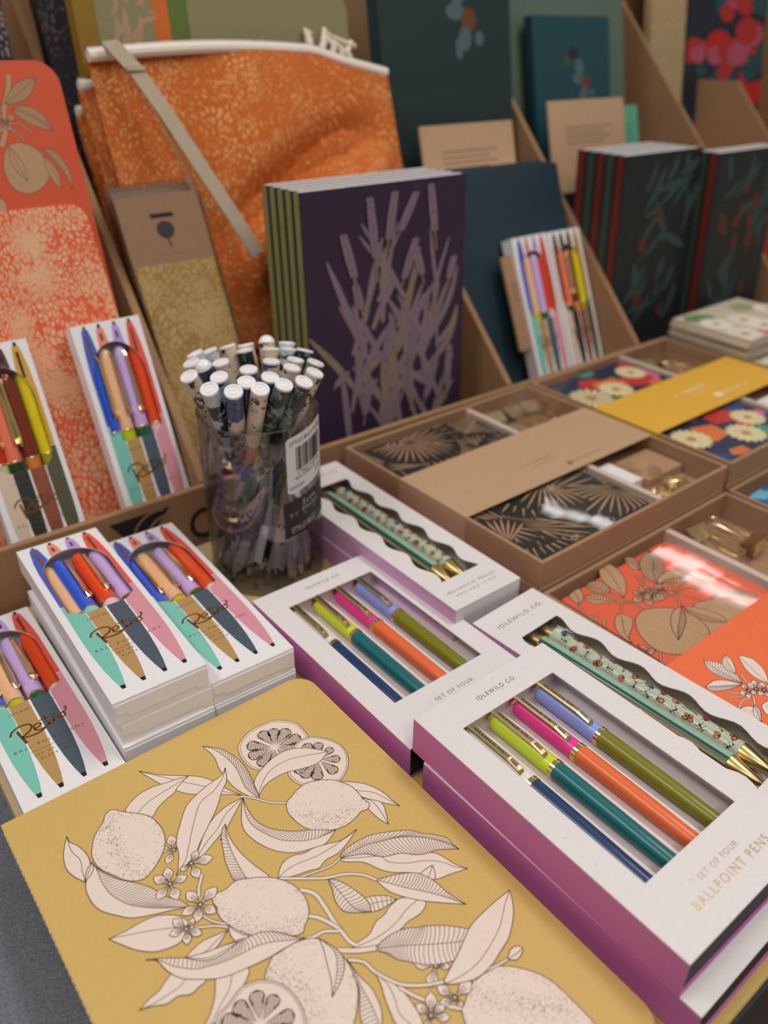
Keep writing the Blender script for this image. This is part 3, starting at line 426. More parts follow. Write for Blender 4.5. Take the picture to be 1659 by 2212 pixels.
# ------------------------------------------------------------------ white cartons with four ball pens
RW, RL, RH = .0575, .187, .0167
PX = (.0105, .0225, .0355, .0480)
SETS = {'bright': (('3f5fc8', 'ee8d80', 'b99ae0', 'e8584e'), ('7cc7b8', 'b8935c', '4b5b68', 'dd96a4')),
        'autumn': (('8a3a2c', '4a3a34', '5a3028', 'd0a23c'), ('d8c2ae', '2c2b28', '8e4e38', '55523c'))}
def arch():
    c, rx, ry, yb = .029, .0222, .029, -.046
    return [(c-rx, -.0977), (c+rx-.0006, -.0977)]+[(c+rx*cos(a/18*pi), yb+ry*sin(a/18*pi)) for a in range(19)]
def carton(M, label, group, kind='bright', printed=True):
    t = thing('pen_carton', label, 'pen box', M, group)
    mb = MB(); e = .0006
    mb.box(0, RW, -RL, 0, 0, e); mb.box(0, e, -RL, 0, e, RH-e); mb.box(RW-e, RW, -RL, 0, e, RH-e)
    mb.box(e, RW-e, -RL, -RL+e, e, RH-e); mb.box(e, RW-e, -e, 0, e, RH-e)
    body = mb.build('carton_body', WHITE, t)
    mb = MB(); W = arch() if printed else None
    mb.plate(rrect(0, RW, -RL, 0, (.0004,)*4, 2), RH-e, RH, 0, 0, [W] if printed else [])
    if printed:
        up, lo = SETS[kind]; z = RH+.00003
        for i, x in enumerate(PX):
            hw = .0058
            side = [(0, 0), (.0026, 0), (.0036, -.006), (.0050, -.018), (hw, -.034), (hw, -.079)]
            ptsU = [(x+a, -.0045+b) for a, b in side[1:]]+[(x-a, -.0045+b) for a, b in side[:0:-1]]
            yb = -.084 if i in (0, 3) else -.0977
            low = [(x-hw, -.084), (x+hw, -.084)] if i in (0, 3) else [(x-hw, -.0977), (x+hw, -.0977)]
            cur = [(hw, -.128), (.0054, -.142), (.0043, -.157), (.0028, -.169), (.0016, -.1755)]
            ptsL = low[::-1]+[(x-a, b) for a, b in cur]+[(x+a, b) for a, b in cur[::-1]]
            # keep the print off the open window
            def clip(P, left):
                Q = []
                for a, b in P:
                    if -.0977 < b < -.0172:
                        s = 1 if b < -.046 else sqrt(max(0, 1-((b+.046)/.029)**2))
                        if left: a = min(a, .029-.0222*s)
                        else: a = max(a, .029+.0222*s-(.0006 if b < -.05 else 0))
                    Q.append((a, b))
                return Q
            if i in (0, 3):
                fine = []
                for (a, b) in zip(ptsU, ptsU[1:]+ptsU[:1]):
                    for k in range(8): fine.append((a[0]+(b[0]-a[0])*k/8, a[1]+(b[1]-a[1])*k/8))
                mb.poly(clip(fine, i == 0), z, 1+i)
                inner = ptsL[:]; fine = []
                for (a, b) in zip(inner, inner[1:]+inner[:1]):
                    for k in range(6): fine.append((a[0]+(b[0]-a[0])*k/6, a[1]+(b[1]-a[1])*k/6))
                mb.poly(clip(fine, i == 0), z, 5+i)
            else:
                ys = -.046+.029*sqrt(1-((x-.029)/.0222)**2)
                top = [(x+a, -.0045+b) for a, b in ((.0026, 0), (.0036, -.006))]; tl = [(x-a, -.0045+b) for a, b in ((.0036, -.006), (.0026, 0))]
                yl = -.046+.029*sqrt(max(0, 1-((x-.0042-.029)/.0222)**2)); yr = -.046+.029*sqrt(max(0, 1-((x+.0042-.029)/.0222)**2))
                mb.poly(top[::-1]+tl[::-1]+[(x-.0043, yl+.0002), (x, ys+.0002), (x+.0043, yr+.0002)], z, 1+i)
                mb.poly(ptsL, z, 5+i)
            g = 9 if kind == 'bright' else 10
            mb.poly([(x-.0014, -.0045), (x-.0012, -.0015), (x+.0012, -.0015), (x+.0014, -.0045)], z, 10 if i % 2 else g)
            yc = -.029 if i in (0, 3) else -.015
            mb.poly([(x-.0012, -.009), (x+.0009, -.009), (x+.0009, yc), (x-.0012, yc)], z+.00002, g)
            mb.poly([(x-.0016, -.1752), (x+.0016, -.1752), (x+.0011, -.1785), (x-.0011, -.1785)], z+.00002, 10)
        z += .00005
        text(mb, 'IDLEWILD CO.', .029, -.1055, z, width=.029, height=.0019, m=9, spacing=1.5)
        def sc(pts, w=.0011): mb.stroke(smooth([(.0103+a*.0343, -.1355+b*.018) for a, b in pts], 5), w, z, 9)
        sc([(.13, .78), (.16, .45), (.19, .08)], .0017)                                          # R stem
        sc([(.0, .66), (.06, .86), (.2, .97), (.34, .92), (.38, .74), (.3, .56), (.18, .42), (.3, .33), (.46, .33), (.56, .42)], .0013)
        sc([(.40, .56), (.5, .62), (.53, .72), (.47, .78), (.41, .7), (.41, .5), (.5, .42), (.62, .5), (.68, .6)])  # e
        sc([(.64, 1.02), (.63, .8), (.64, .56), (.70, .5), (.76, .62)]); sc([(.52, .86), (.66, .88), (.8, .93)], .0009)
        sc([(.74, .55), (.76, .78), (.80, .74), (.83, .74), (.82, .6), (.86, .58)])                # r
        sc([(.90, .78), (.86, .68), (.88, .58), (.94, .6), (.96, .72), (.92, .8), (.97, .82), (1.02, .95), (1.0, 1.06)])  # o
        text(mb, 'BALL POINT PENS', .0287, -.1382, z, width=.041, height=.0021, m=9, spacing=1.6)
        mb.stroke([(.0165, -.1432), (.040, -.1432)], .00025, z, 9)
        text(mb, 'SET OF FOUR', .0285, -.1468, z, width=.022, height=.0017, m=9, spacing=1.5)
        text(mb, 'BLACK INK', .0285, -.1508, z, width=.017, height=.0017, m=9, spacing=1.5)
        mats = [WHITE]+[pm('print_'+c, c, .5, var=.015) for c in up+lo]+[FOIL, BLACK]
    else: mats = [WHITE]
    mb.build('front_panel', mats, t)
    mb = MB(); mb.plate([(.008, 0), (RW-.0075, 0), (RW-.0075, -.002), (RW-.001, -.0022), (RW-.0005, .0105), (.0005, .0105), (.0012, .003), (.0075, .0028)][::-1], 0, .0006)
    o = mb.build('end_flap', WHITE, body); o.matrix_local = Matrix(((1, 0, 0, 0), (0, 0, -1, -RL-.0001), (0, 1, 0, .0042), (0, 0, 0, 1)))
    return t
def pen(M, label, c1, c2, group, clip=.0, r=.0057, ring=-.089, y0=-.021, y1=-.162):
    """retro click pen along -y: glossy barrel, gold ring, second colour, folded gold clip"""
    t = thing('ball_pen', label, 'pen', M, group)
    L = ring-y0
    mb = MB(); mb.rod((0, y0, 0), (0, -1, 0), [(0, r*.45), (.001, r*.68), (.003, r*.86), (.007, r*.97), (.012, r), (-L, r)], 24)
    brl = mb.build('barrel', pm('gloss_'+c1, c1, .18, var=.01, coat=.5), t, True)
    mb = MB(); mb.rod((0, ring, 0), (0, -1, 0), [(-.0004, r*1.01), (0, r*1.03), (.0008, r*1.03), (.0012, r*1.01)], 24); mb.build('ring', GOLD, brl, True)
    mb = MB(); l2 = ring-y1; mb.rod((0, ring-.0008, 0), (0, -1, 0), [(0, r), (l2*.45, r*.97), (l2*.75, r*.75), (l2, r*.3)], 24)
    mb.build('grip', pm('gloss_'+c2, c2, .2, var=.01, coat=.5), t, True)
    if clip is not None:
        mb = MB(); ca, sa = cos(clip), sin(clip)
        mb.xf = lambda x, y, z: (x*ca+z*sa, y, -x*sa+z*ca)
        w = .0017
        side = [(-.026, r*.9), (-.030, r+.0012), (-.060, r+.0016), (-.072, r+.0010), (-.076, r+.0022), (-.079, r+.0004)]
        W_ = [.0014, .0017, .0025, .0027, .0030, .0010]
        for i in range(len(side)-1):
            (ya, za), (yb, zb) = side[i:i+2]; a, b = W_[i], W_[i+1]
            for s0, s1, top in ((0, 1, 1),):
                mb.face([(-a, ya, za), (-b, yb, zb), (0, yb, zb+.0005), (0, ya, za+.0005)]); mb.face([(0, ya, za+.0005), (0, yb, zb+.0005), (b, yb, zb), (a, ya, za)])
                mb.face([(-a, ya, za-.0006), (a, ya, za-.0006), (b, yb, zb-.0006), (-b, yb, zb-.0006)])
                mb.face([(-a, ya, za), (-a, ya, za-.0006), (-b, yb, zb-.0006), (-b, yb, zb)]); mb.face([(a, ya, za-.0006), (a, ya, za), (b, yb, zb), (b, yb, zb-.0006)])
        mb.build('clip', GOLD, t)
    return t
PEACH, BLUE, LILAC, ORNG = 'f2bf93', '2f5fe0', 'cdb0ea', 'ec4f1c'
def fill(M, where, group, kind='bright', order=None):
    if kind == 'bright':
        spec = order or [('blue', BLUE, '86dcc8', .62), ('peach', PEACH, 'c6c400', .7), ('lilac', LILAC, '1c5c3c', .45), ('orange', ORNG, 'f3c6d2', None)]
    else:
        spec = [('red', 'c23a1c', 'cfc6a0', .9), ('coral', 'ee7a5c', '1d3a18', .8), ('brown', '7a2c14', 'd87a28', -.9), ('yellow', 'e3cc10', '9a9c10', None)]
    for i, (nm, c1, c2, cl) in enumerate(spec):
        pen(M @ T3(PX[i]-(.0 if i else -.001), 0, RH-.0077-.001*(i == 0)), '%s ball pen in the window of %s' % (nm, where), c1, c2, group, cl)
MA = flat(-.262, .482, -.3267, -.927, RH)
carton(MA, 'white pen carton with four cut-out pens, topmost of the tall left stack', 'white cartons of retro pens lying flat')
for i, (nm, c1, c2, cl, dx) in enumerate([('narrow peach', PEACH, 'c6c400', None, -.0015), ('blue', BLUE, '86dcc8', .62, .0), ('orange', 'ee4a1a', 'f3c6d2', .5, -.0005), ('lilac', LILAC, '1c5c3c', None, .0)]):
    pen(MA @ T3((.0135, .0215, .0350, .0470)[i], 0, RH-(.0092, .0070, .0066, .0082)[i]), nm+' ball pen in the window of the topmost flat carton', c1, c2, 'pens in the topmost flat carton', cl, r=(.0048, .0058, .0060, .0055)[i])
carton(flat(-.2590, .485, -.3434, -.940, RH), 'closed white carton directly under the topmost carton of the left stack', 'white cartons of retro pens lying flat', printed=False)
carton(flat(-.2605, .4805, -.3601, -.925, RH), 'closed white carton at the bottom of the left stack, above the mustard notebook edge', 'white cartons of retro pens lying flat', printed=False)
MBx = flat(-.215, .5165, -.3428, -.925, RH)
carton(MBx, 'white pen carton lying right of the tall stack, beside the cup', 'white cartons of retro pens lying flat')
fill(MBx, 'the carton beside the cup', 'pens in the carton beside the cup')
carton(flat(-.2140, .5160, -.3602, -.928, RH), 'closed white carton under the carton beside the cup', 'white cartons of retro pens lying flat', printed=False)
MCx = flat(-.3050, .4375, -.3685+.0004, -.910, RH)
carton(MCx, 'lowest white pen carton at the left edge, half under the mustard notebook', 'white cartons of retro pens lying flat')
fill(MCx, 'the lowest carton at the left edge', 'pens in the lowest left carton')

# ------------------------------------------------------------------ magenta-sided boxes with a rectangular window
GW, GL, GH = .105, .175, .0247
MAGENTA = pm('magenta_card', 'c86fae', .45, var=.02)
TRAYIN = pm('blush_insert', 'e9dcdc', .55, var=.02)
def gift_box(M, label, group, window=True):
    t = thing('ballpoint_gift_box', label, 'gift box', M, group); e = .0007
    mb = MB()
    for x in (0, GW-e): mb.box(x, x+e, -GL, 0, 0, GH-e)
    mb.box(e, GW-e, -GL, 0, 0, e)
    mb.build('sleeve_sides', MAGENTA, t)
    mb = MB(); hole = [[(.0164, -.141), (.0896, -.141), (.0896, -.022), (.0164, -.022)]] if window else []
    mb.plate(rrect(0, GW, -GL, 0, (.0003,)*4, 1), GH-e, GH, 0, 0, hole); z = GH+.00003
    if window:
        text(mb, 'IDLEWILD CO.', .0536, -.0108, z, width=.031, height=.0030, m=1, spacing=1.3)
        text(mb, 'SET OF FOUR', .0533, -.1542, z, width=.031, height=.0030, m=2, spacing=1.25)
        text(mb, 'BALLPOINT PENS', .0533, -.1615, z, width=.059, height=.0046, m=2, spacing=1.3)
    mb.build('sleeve_top', [SPECK, FOIL, FOILL], t)
    for ya in (-GL+.0012, -.002):
        mb = MB(); mb.box(e, GW-e, ya, ya+.0008, e, GH-e); mb.build('end_face', HOLLOWSHADE, t)  # near-black sheet stands in for the shade inside the open sleeve end
    if window:
        mb = MB(); zf = .0095
        mb.box(.004, GW-.004, -.158, -.012, zf-.001, zf)
        mb.box(.004, GW-.004, -.0165, -.0155, zf, GH-.001); mb.box(.004, GW-.004, -.158, -.157, zf, GH-.001)
        mb.box(.0035, .0045, -.158, -.012, zf, GH-.001); mb.box(GW-.0045, GW-.0035, -.158, -.012, zf, GH-.001)
        for x in (.0320, .0508, .0695): mb.box(x-.0009, x+.0009, -.157, -.0165, zf, zf+.0035)
        mb.build('insert_tray', TRAYIN, t)
    return t
CLIPTXT = 'IDLEWILD CO'
def ballpoint(M, label, c1, c2, group):
    t = thing('ballpoint_pen', label, 'pen', M, group); r = .0053
    mb = MB(); mb.rod((0, -.0225, 0), (0, -1, 0), [(0, r*.8), (.0006, r*.93), (.0028, r*.97), (.0029, r), (.0435, r)], 28); cp = mb.build('cap', pm('satin_'+c1, c1, .32, var=.01, coat=.25), t, True)
    mb = MB(); mb.rod((0, -.066, 0), (0, -1, 0), [(0, r*1.0), (.0001, r*1.06), (.0009, r*1.06), (.0010, r*1.02), (.0018, r*1.02), (.0019, r*1.06), (.0029, r*1.06), (.0030, r)], 28); mb.build('ring', GOLD, cp, True)
    mb = MB(); mb.rod((0, -.069, 0), (0, -1, 0), [(0, r*.99), (.045, r*.93), (.078, r*.8), (.084, r*.5)], 28); mb.build('barrel', pm('satin_'+c2, c2, .34, var=.01, coat=.2), t, True)
    mb = MB(); sx = -.0016; w = .0019
    prof = [(-.0195, .0005), (-.0195, r+.0004), (-.0215, r+.0028), (-.052, r+.0030), (-.0605, r+.0016), (-.0615, r+.0004)]
    Wd = [.0024, .0026, w, w, w*1.0, w*.9]
    for i in range(len(prof)-1):
        (ya, za), (yb, zb) = prof[i:i+2]; a, b = Wd[i], Wd[i+1]; k = .0007
        mb.face([(sx-a, ya, za), (sx-b, yb, zb), (sx-b*.55, yb, zb+k), (sx-a*.55, ya, za+k)]); mb.face([(sx-a*.55, ya, za+k), (sx-b*.55, yb, zb+k), (sx+b*.55, yb, zb+k), (sx+a*.55, ya, za+k)])
        mb.face([(sx+a*.55, ya, za+k), (sx+b*.55, yb, zb+k), (sx+b, yb, zb), (sx+a, ya, za)])
        mb.face([(sx-a, ya, za-.0008), (sx+a, ya, za-.0008), (sx+b, yb, zb-.0008), (sx-b, yb, zb-.0008)])
        mb.face([(sx-a, ya, za), (sx-a, ya, za-.0008), (sx-b, yb, zb-.0008), (sx-b, yb, zb)]); mb.face([(sx+a, ya, za-.0008), (sx+a, ya, za), (sx+b, yb, zb), (sx+b, yb, zb-.0008)])
    text(mb, CLIPTXT, sx, -.037, r+.0030+.00078, width=.022, height=.0013, m=1, rot=-pi/2, spacing=1.2)
    mb.poly([(sx-.0009, -.0585), (sx+.0009, -.0585), (sx+.0009, -.051), (sx-.0009, -.051)], r+.0029+.0006, 0)
    mb.build('clip', [GOLD, BLACK], cp)
    return t
def four(M, where, group):
    for x, nm, c1, c2 in ((.0232, 'white and navy', 'eeeae2', '1f3a66'), (.0415, 'lime and teal', 'cfe22e', '0e6a6c'), (.0602, 'pink and orange', 'f0389c', 'ee6f3a'), (.0790, 'periwinkle and olive', '8fa9ec', '7c7c12')):
        ballpoint(M @ T3(x, 0, .0152+.0006), '%s ballpoint pen in %s' % (nm, where), c1, c2, group)
MP = flat(.018, .328, -.3296, -.891, GH)
gift_box(MP, 'white windowed pen box with magenta sides, nearest and on top, BALLPOINT PENS in gold', 'magenta sided ballpoint boxes')
four(MP, 'the nearest magenta sided box', 'pens in the nearest gift box')
MQ = flat(-.093, .465, -.3545, -.893, GH)
gift_box(MQ, 'white windowed pen box with magenta sides, the farther one below, between cup and mustard notebook', 'magenta sided ballpoint boxes')
four(MQ, 'the farther magenta sided box', 'pens in the farther gift box')
gift_box(flat(.024, .319, -.3545, -.880, GH), 'closed magenta sided box lying under the nearest gift box', 'magenta sided ballpoint boxes', window=False)

# ------------------------------------------------------------------ long boxes with a wavy window and two pencils
LW, LL = .0635, .2295
LPINK = pm('lilac_pink_card', 'd6a2cb', .45, var=.02)
SAGE = 'c3ccb4'
def wavy(W=LW):
    R_ = [(.049+.0028*sin((y-.032)/.0335*2*pi+1.2), -y) for y in [.032+i*.167/40 for i in range(41)]]
    L_ = [(.0150+.0026*sin((y-.032)/.0335*2*pi+3.4), -y) for y in [.032+i*.167/40 for i in range(41)]]
    return R_[::-1]+L_
def pencil_box(M, h, label, group, window=True):
    t = thing('pencil_box', label, 'gift box', M, group); e = .0006; mb = MB()
    for x in (0, LW-e): mb.box(x, x+e, -LL, 0, 0, h-e)
    mb.box(e, LW-e, -LL, 0, 0, e); mb.build('sleeve_sides', LPINK, t)
    for ya in (-LL+.0002, -.0009):
        mb = MB(); mb.box(e, LW-e, ya, ya+.0007, e, h-e); mb.build('end_face', pm('light_grey_card', 'd4d2d0', .55, var=.02), t)
    mb = MB(); mb.plate(rrect(0, LW, -LL, 0, (.0004,)*4, 2), h-e, h, 0, 0, [wavy()] if window else []); z = h+.00003
    if window:
        text(mb, 'IDLEWILD CO.', .0325, -.0152, z, width=.046, height=.0036, m=1, spacing=1.35)
        text(mb, 'MECHANICAL PENCILS', .0312, -.2120, z, width=.046, height=.0024, m=1, spacing=1.3)
        text(mb, 'REFILLABLE | 0.7MM', .0312, -.2178, z, width=.038, height=.0022, m=1, spacing=1.3)
    mb.build('sleeve_top', [SPECK, FOIL], t)
    if window:
        mb = MB(); mb.box(.003, LW-.003, -.206, -.024, h-.0175, h-.0168); mb.box(.003, .0038, -.206, -.024, h-.0178, h-.001); mb.box(LW-.0038, LW-.003, -.206, -.024, h-.0178, h-.001)
        mb.build('insert_tray', pm('taupe_insert', 'cdbfb2', .6), t)
        mb = MB(); n = 24
        for i in range(n):
            ya, yb = -.031-.169*i/n, -.031-.169*(i+1)/n
            f = lambda y, x: h-.0011+.0006*sin(y*160+x*90)
            for k in range(6):
                xa, xb = .0125+.039*k/6, .0125+.039*(k+1)/6
                mb.face([(xa, yb, f(yb, xa)), (xb, yb, f(yb, xb)), (xb, ya, f(ya, xb)), (xa, ya, f(ya, xa))])
        mb.build('window_film', CLEAR, t, True)
    return t
def bug(mb, kind, s, a, r, sc=1.0, rot=0.0):
    """one insect wrapped on the barrel at distance s along -y and angle a"""
    ca, sa = cos(rot), sin(rot)
    def xf(x, y, z):
        X = (x*ca-y*sa)*sc; Y = (x*sa+y*ca)*sc; th = a+X/r; q = r+.00012+z
        return (q*sin(th), -s+Y, q*cos(th))
    mb.xf = xf
    def ell(cx, cy, rx, ry, m, z=0, n=12): mb.poly([(cx+rx*cos(2*pi*k/n), cy+ry*sin(2*pi*k/n)) for k in range(n)], z, m)
    def legs(n=3, l=.0022, w=.00022, m=1):
        for i in range(n):
            y = (i-(n-1)/2)*.0012
            for sg in (-1, 1): mb.stroke([(0, y), (sg*l*.6, y+.0006*(i-1)), (sg*l, y+.0016*(i-1))], w, 0, m)
    if kind == 'beetle': legs(); ell(0, 0, .0015, .0023, 2, .00004); ell(0, .0024, .0009, .0007, 1, .00005); mb.stroke([(0, -.002), (0, .0018)], .0002, .00009, 1)
    elif kind == 'ladybird':
        legs(3, .0019); ell(0, 0, .0017, .0021, 3, .00004); ell(0, .002, .001, .0007, 1, .00005); mb.stroke([(0, -.002), (0, .0016)], .0002, .00009, 1)
        for x, y in ((-.0008, .0006), (.0008, .0006), (-.0008, -.0008), (.0008, -.0008)): ell(x, y, .00033, .0004, 1, .00009, 8)
    elif kind == 'butterfly':
        for sg in (-1, 1):
            ell(sg*.0016, .0010, .0016, .0012, 1, 0); ell(sg*.0016, .0010, .0012, .0008, 4, .00005); ell(sg*.0012, -.0010, .0012, .001, 1, 0); ell(sg*.0012, -.0010, .0008, .0006, 4, .00005)
        ell(0, 0, .0004, .002, 1, .00008)
    elif kind == 'mantis':
        mb.stroke([(-.003, .003), (-.0016, .0012), (0, .002)], .0003, 0, 1); mb.stroke([(.003, -.003), (.0018, -.001), (0, 0)], .0003, 0, 1); mb.stroke([(-.0026, -.002), (-.0012, -.0006), (0, -.0004)], .0003, 0, 1)
        ell(.0002, -.0016, .0011, .0034, 5, .00004); ell(0, .0026, .0006, .0012, 5, .00005); ell(0, .0038, .0005, .0004, 1, .00006)
    elif kind == 'bee':
        for sg in (-1, 1): ell(sg*.0013, .0006, .0012, .0006, 7, 0)
        ell(0, 0, .0008, .0024, 6, .00004)
        for y in (-.0012, -.0002, .0008): mb.stroke([(-.0008, y), (.0008, y)], .0004, .00008, 1)
        ell(0, .0024, .0006, .0005, 1, .00006)
    elif kind == 'moth': ell(-.0009, 0, .0012, .0019, 8, 0); ell(.0009, 0, .0012, .0019, 4, 0); ell(0, .0012, .0006, .0008, 1, .00006); mb.stroke([(-.0018, -.0006), (.0018, -.0006)], .0003, .00005, 1)
    elif kind == 'ant': legs(3, .0026, .0002); ell(0, -.0015, .0006, .0009, 1, .00004); ell(0, 0, .0004, .0006, 1, .00004); ell(0, .0014, .0005, .0005, 1, .00004)
    mb.xf = None
def pencil(M, label, kind, group, r=.0066):
    t = thing('mechanical_pencil', label, 'pencil', M, group)
    mb = MB(); mb.rod((0, -.0265, 0), (0, -1, 0), [(0, .0040), (.0006, .0046), (.0095, .0046)], 24); mb.rod((0, -.036, 0), (0, -1, 0), [(0, .0052), (.0003, .0058), (.0035, .0058), (.0038, .0054)], 24)
    mb.build('push_button', BRASS, t, True)
    mb = MB(); n = 32
    if kind == 'insects':
        mb.rod((0, -.039, 0), (0, -1, 0), [(0, r*.93), (.012, r), (.138, r)], n)
        seq = [('beetle', .2), ('ladybird', .45), ('moth', .25), ('mantis', .35), ('ladybird', .5), ('bee', .35), ('butterfly', .4)]
        for i in range(14):
            k, a = seq[i % 7]; bug(mb, k, .046+i*.0096, a+.0, r, 1.3, 2.4+.5*sin(i*2.1))
        seq2 = ['ant', 'ladybird', 'ant', 'butterfly', 'ant', 'moth', 'ant']
        for i in range(14): bug(mb, seq2[i % 7], .050+i*.0094, -.62-.2*(i % 2), r, 1.15, .8*i)
        for i in range(10): bug(mb, ('ant', 'moth', 'butterfly')[i % 3], .05+i*.0128, 1.3, r, .9, i)
        mats = [pm('sage_lacquer', SAGE, .28, var=.01, coat=.4), BLACK]+[pm('bug_'+c, c, .5) for c in ('2d5f8c', 'd8474c', 'cf6f48', '6f8a4c', 'a5c25c', 'cdd6cf', '9c7a55')]
    else:
        seq = (1, 2, 2, 0, 0, 3, 0, 0, 1, 0, 0, 2)*2
        for k in range(24):
            for j in range(2):
                a0 = .5+2*pi*-(k+j/2)/24; a1 = .5+2*pi*-(k+(j+1)/2)/24
                L_ = [(0, r*.93), (.012, r), (.138, r)]
                for (ta, ra), (tb, rb) in zip(L_, L_[1:]):
                    mb.face([(ra*sin(a0), -.039-ta, ra*cos(a0)), (ra*sin(a1), -.039-ta, ra*cos(a1)), (rb*sin(a1), -.039-tb, rb*cos(a1)), (rb*sin(a0), -.039-tb, rb*cos(a0))], seq[k])
        mats = [pm('stripe_green', '2f5146', .25, coat=.4), pm('stripe_pink', 'd9a49a', .25, coat=.4), pm('stripe_mint', '8cc9ad', .25, coat=.4), pm('stripe_tan', 'b99a66', .25, coat=.4)]
    mb.build('barrel', mats, t, True)
    mb = MB(); mb.rod((0, -.177, 0), (0, -1, 0), [(0, r), (.0005, r*1.01), (.018, .0022), (.0195, .0012), (.023, .0009)], n); mb.build('tip', BRASS, t, True)
    return t
RHh = .021
for M, h, nm in ((flat(-.094, .621, -.343, -.893, RHh), RHh, 'far'), (flat(.062, .443, -.3541, -.846, .0254), .0254, 'near')):
    w_ = 'behind the cup and first gift box' if nm == 'far' else 'between the orange notebook and nearest gift box'
    pencil_box(M, h, 'white wavy window pencil box '+w_, 'wavy window pencil boxes')
    g_ = 'pencils in the %s wavy box' % nm
    pencil(M @ T3(.0278, 0, h-.0086), 'green, pink and mint striped pencil in the wavy box '+w_[:30].rstrip(), 'stripes', g_)
    pencil(M @ T3(.0412, 0, h-.0088), 'pale green pencil printed with insects in the wavy box '+w_[:30].rstrip(), 'insects', g_)
pencil_box(flat(-.0945, .6205, -.364, -.893, RHh), RHh, 'closed lilac sided pencil box under the far wavy window box', 'wavy window pencil boxes', window=False)

# ------------------------------------------------------------------ mustard citrus notebooks
MUST = pm('mustard_cover', 'd3b165', .62, var=.035, scale=700)
PRINT = pm('pale_print', 'ecd9cb', .62, var=.02, scale=300); UMBER = pm('umber_ink', '6e5140', .6, var=.05)
def notebook(M, label, group, h, W, L, r, mats, artdata=None, right=True, hs=.0016, lw=.00045, x0=-9, dots=1.0, cat='notebook', extra=None, page=PAGES, stitch=True, y1=0.0, spine=None):
    t = thing('notebook', label, cat, M, group)
    rr = (0, r, r, 0)
    mb = MB(); out = rrect(0, W, y1-L, y1, rr, 8); mb.plate(out, h-.0007, h, 0, 0); mb.plate(out, 0, .0007, 0, 0)
    mb.box(-.0008, .0004, y1-L, y1, 0, h-.00005, 0)
    if artdata: art(mb, artdata, h, 1, 2, lw=lw, x0=x0, hs=hs, dots=dots)
    if extra: extra(mb, h)
    mb.build('cover', mats if not spine else (list(mats)+[mats[-1]]*3)[:3]+[spine], t)
    mb = MB(); mb.plate(rrect(.0008, W-.0012, y1-L+.0012, y1-.0012, (0, max(0, r-.001), max(0, r-.001), 0), 6), .0007, h-.0007); mb.build('pages', page, t)
    if stitch:
        mb = MB()
        for i in range(int(L/.0042)): mb.box(-.0010, -.0008, y1-.003-i*.0042, y1-.0056-i*.0042, h*.3, h*.55)
        mb.build('spine_stitching', pm('cream_thread', 'efe6d0', .8), t)
    return t
NM = (MUST, PRINT, UMBER)
notebook(flat(-.198, .281, -.3629, -.890, .0068), 'large mustard notebook with line drawn lemons, leaves and blossom in the foreground', 'mustard citrus notebooks', .0068, .1893, .2767, .013, NM, LEMON_ART)
notebook(flat(-.1963, .2822, -.3698, -.898, .0068), 'mustard notebook directly under the lemon notebook, its corner peeking out', 'mustard citrus notebooks', .0068, .1893, .270, .013, NM)
notebook(flat(-.1965, .2812, -.3767, -.893, .0078), 'lowest mustard notebook of the foreground pile, resting on the tray', 'mustard citrus notebooks', .0078, .188, .270, .013, NM)
notebook(flat(.0005, .3420, -.3793, -.888, .0054), 'mustard notebook lying under the magenta sided boxes', 'mustard citrus notebooks', .0054, .165, .212, .010, NM)
# ------------------------------------------------------------------ kraft stationery sets
SWd, SLn = .2476, .240
def palms(mb, x0, x1, y0, y1, z, mi, seed, n=14, mats=1, r0=.035, w=.0022):
    """fan leaves: slivers radiating from many centres, clipped to the cover"""
    R = random.Random(seed)
    for q in range(n):
        cx, cy = R.uniform(x0-.01, x1+.01), R.uniform(y0-.01, y1+.01); a0 = R.uniform(0, 6.3); sp = R.uniform(1.6, 3.4); k = int(sp/.17); rr = r0*R.uniform(.7, 1.3); zz = z+q*1.2e-5
        base = [(cx, cy)]
        for i in range(k+1):
            a = a0+sp*i/k; base.append((cx+rr*.97*cos(a), cy+rr*.97*sin(a)))
        cl = lambda p: (min(x1, max(x0, p[0])), min(y1, max(y0, p[1])))
        mb.poly([cl(p) for p in base], zz, 0)
        for i in range(k+1):
            a = a0+sp*i/k; ln = rr*R.uniform(.82, 1); d = (cos(a), sin(a)); nn = (-d[1], d[0]); ww = w*R.uniform(.7, 1)
            s = [(cx+d[0]*ln*t+nn[0]*ww*b, cy+d[1]*ln*t+nn[1]*ww*b) for t, b in ((.08, 0), (.35, .55), (.7, .8), (.9, .45), (1, 0), (.9, -.45), (.7, -.8), (.35, -.55))]
            s = [cl(p) for p in s]
            if max(p[0] for p in s)-min(p[0] for p in s) > 1e-4 and max(p[1] for p in s)-min(p[1] for p in s) > 1e-4: mb.poly(s, zz+6e-6, mi+(q % mats))
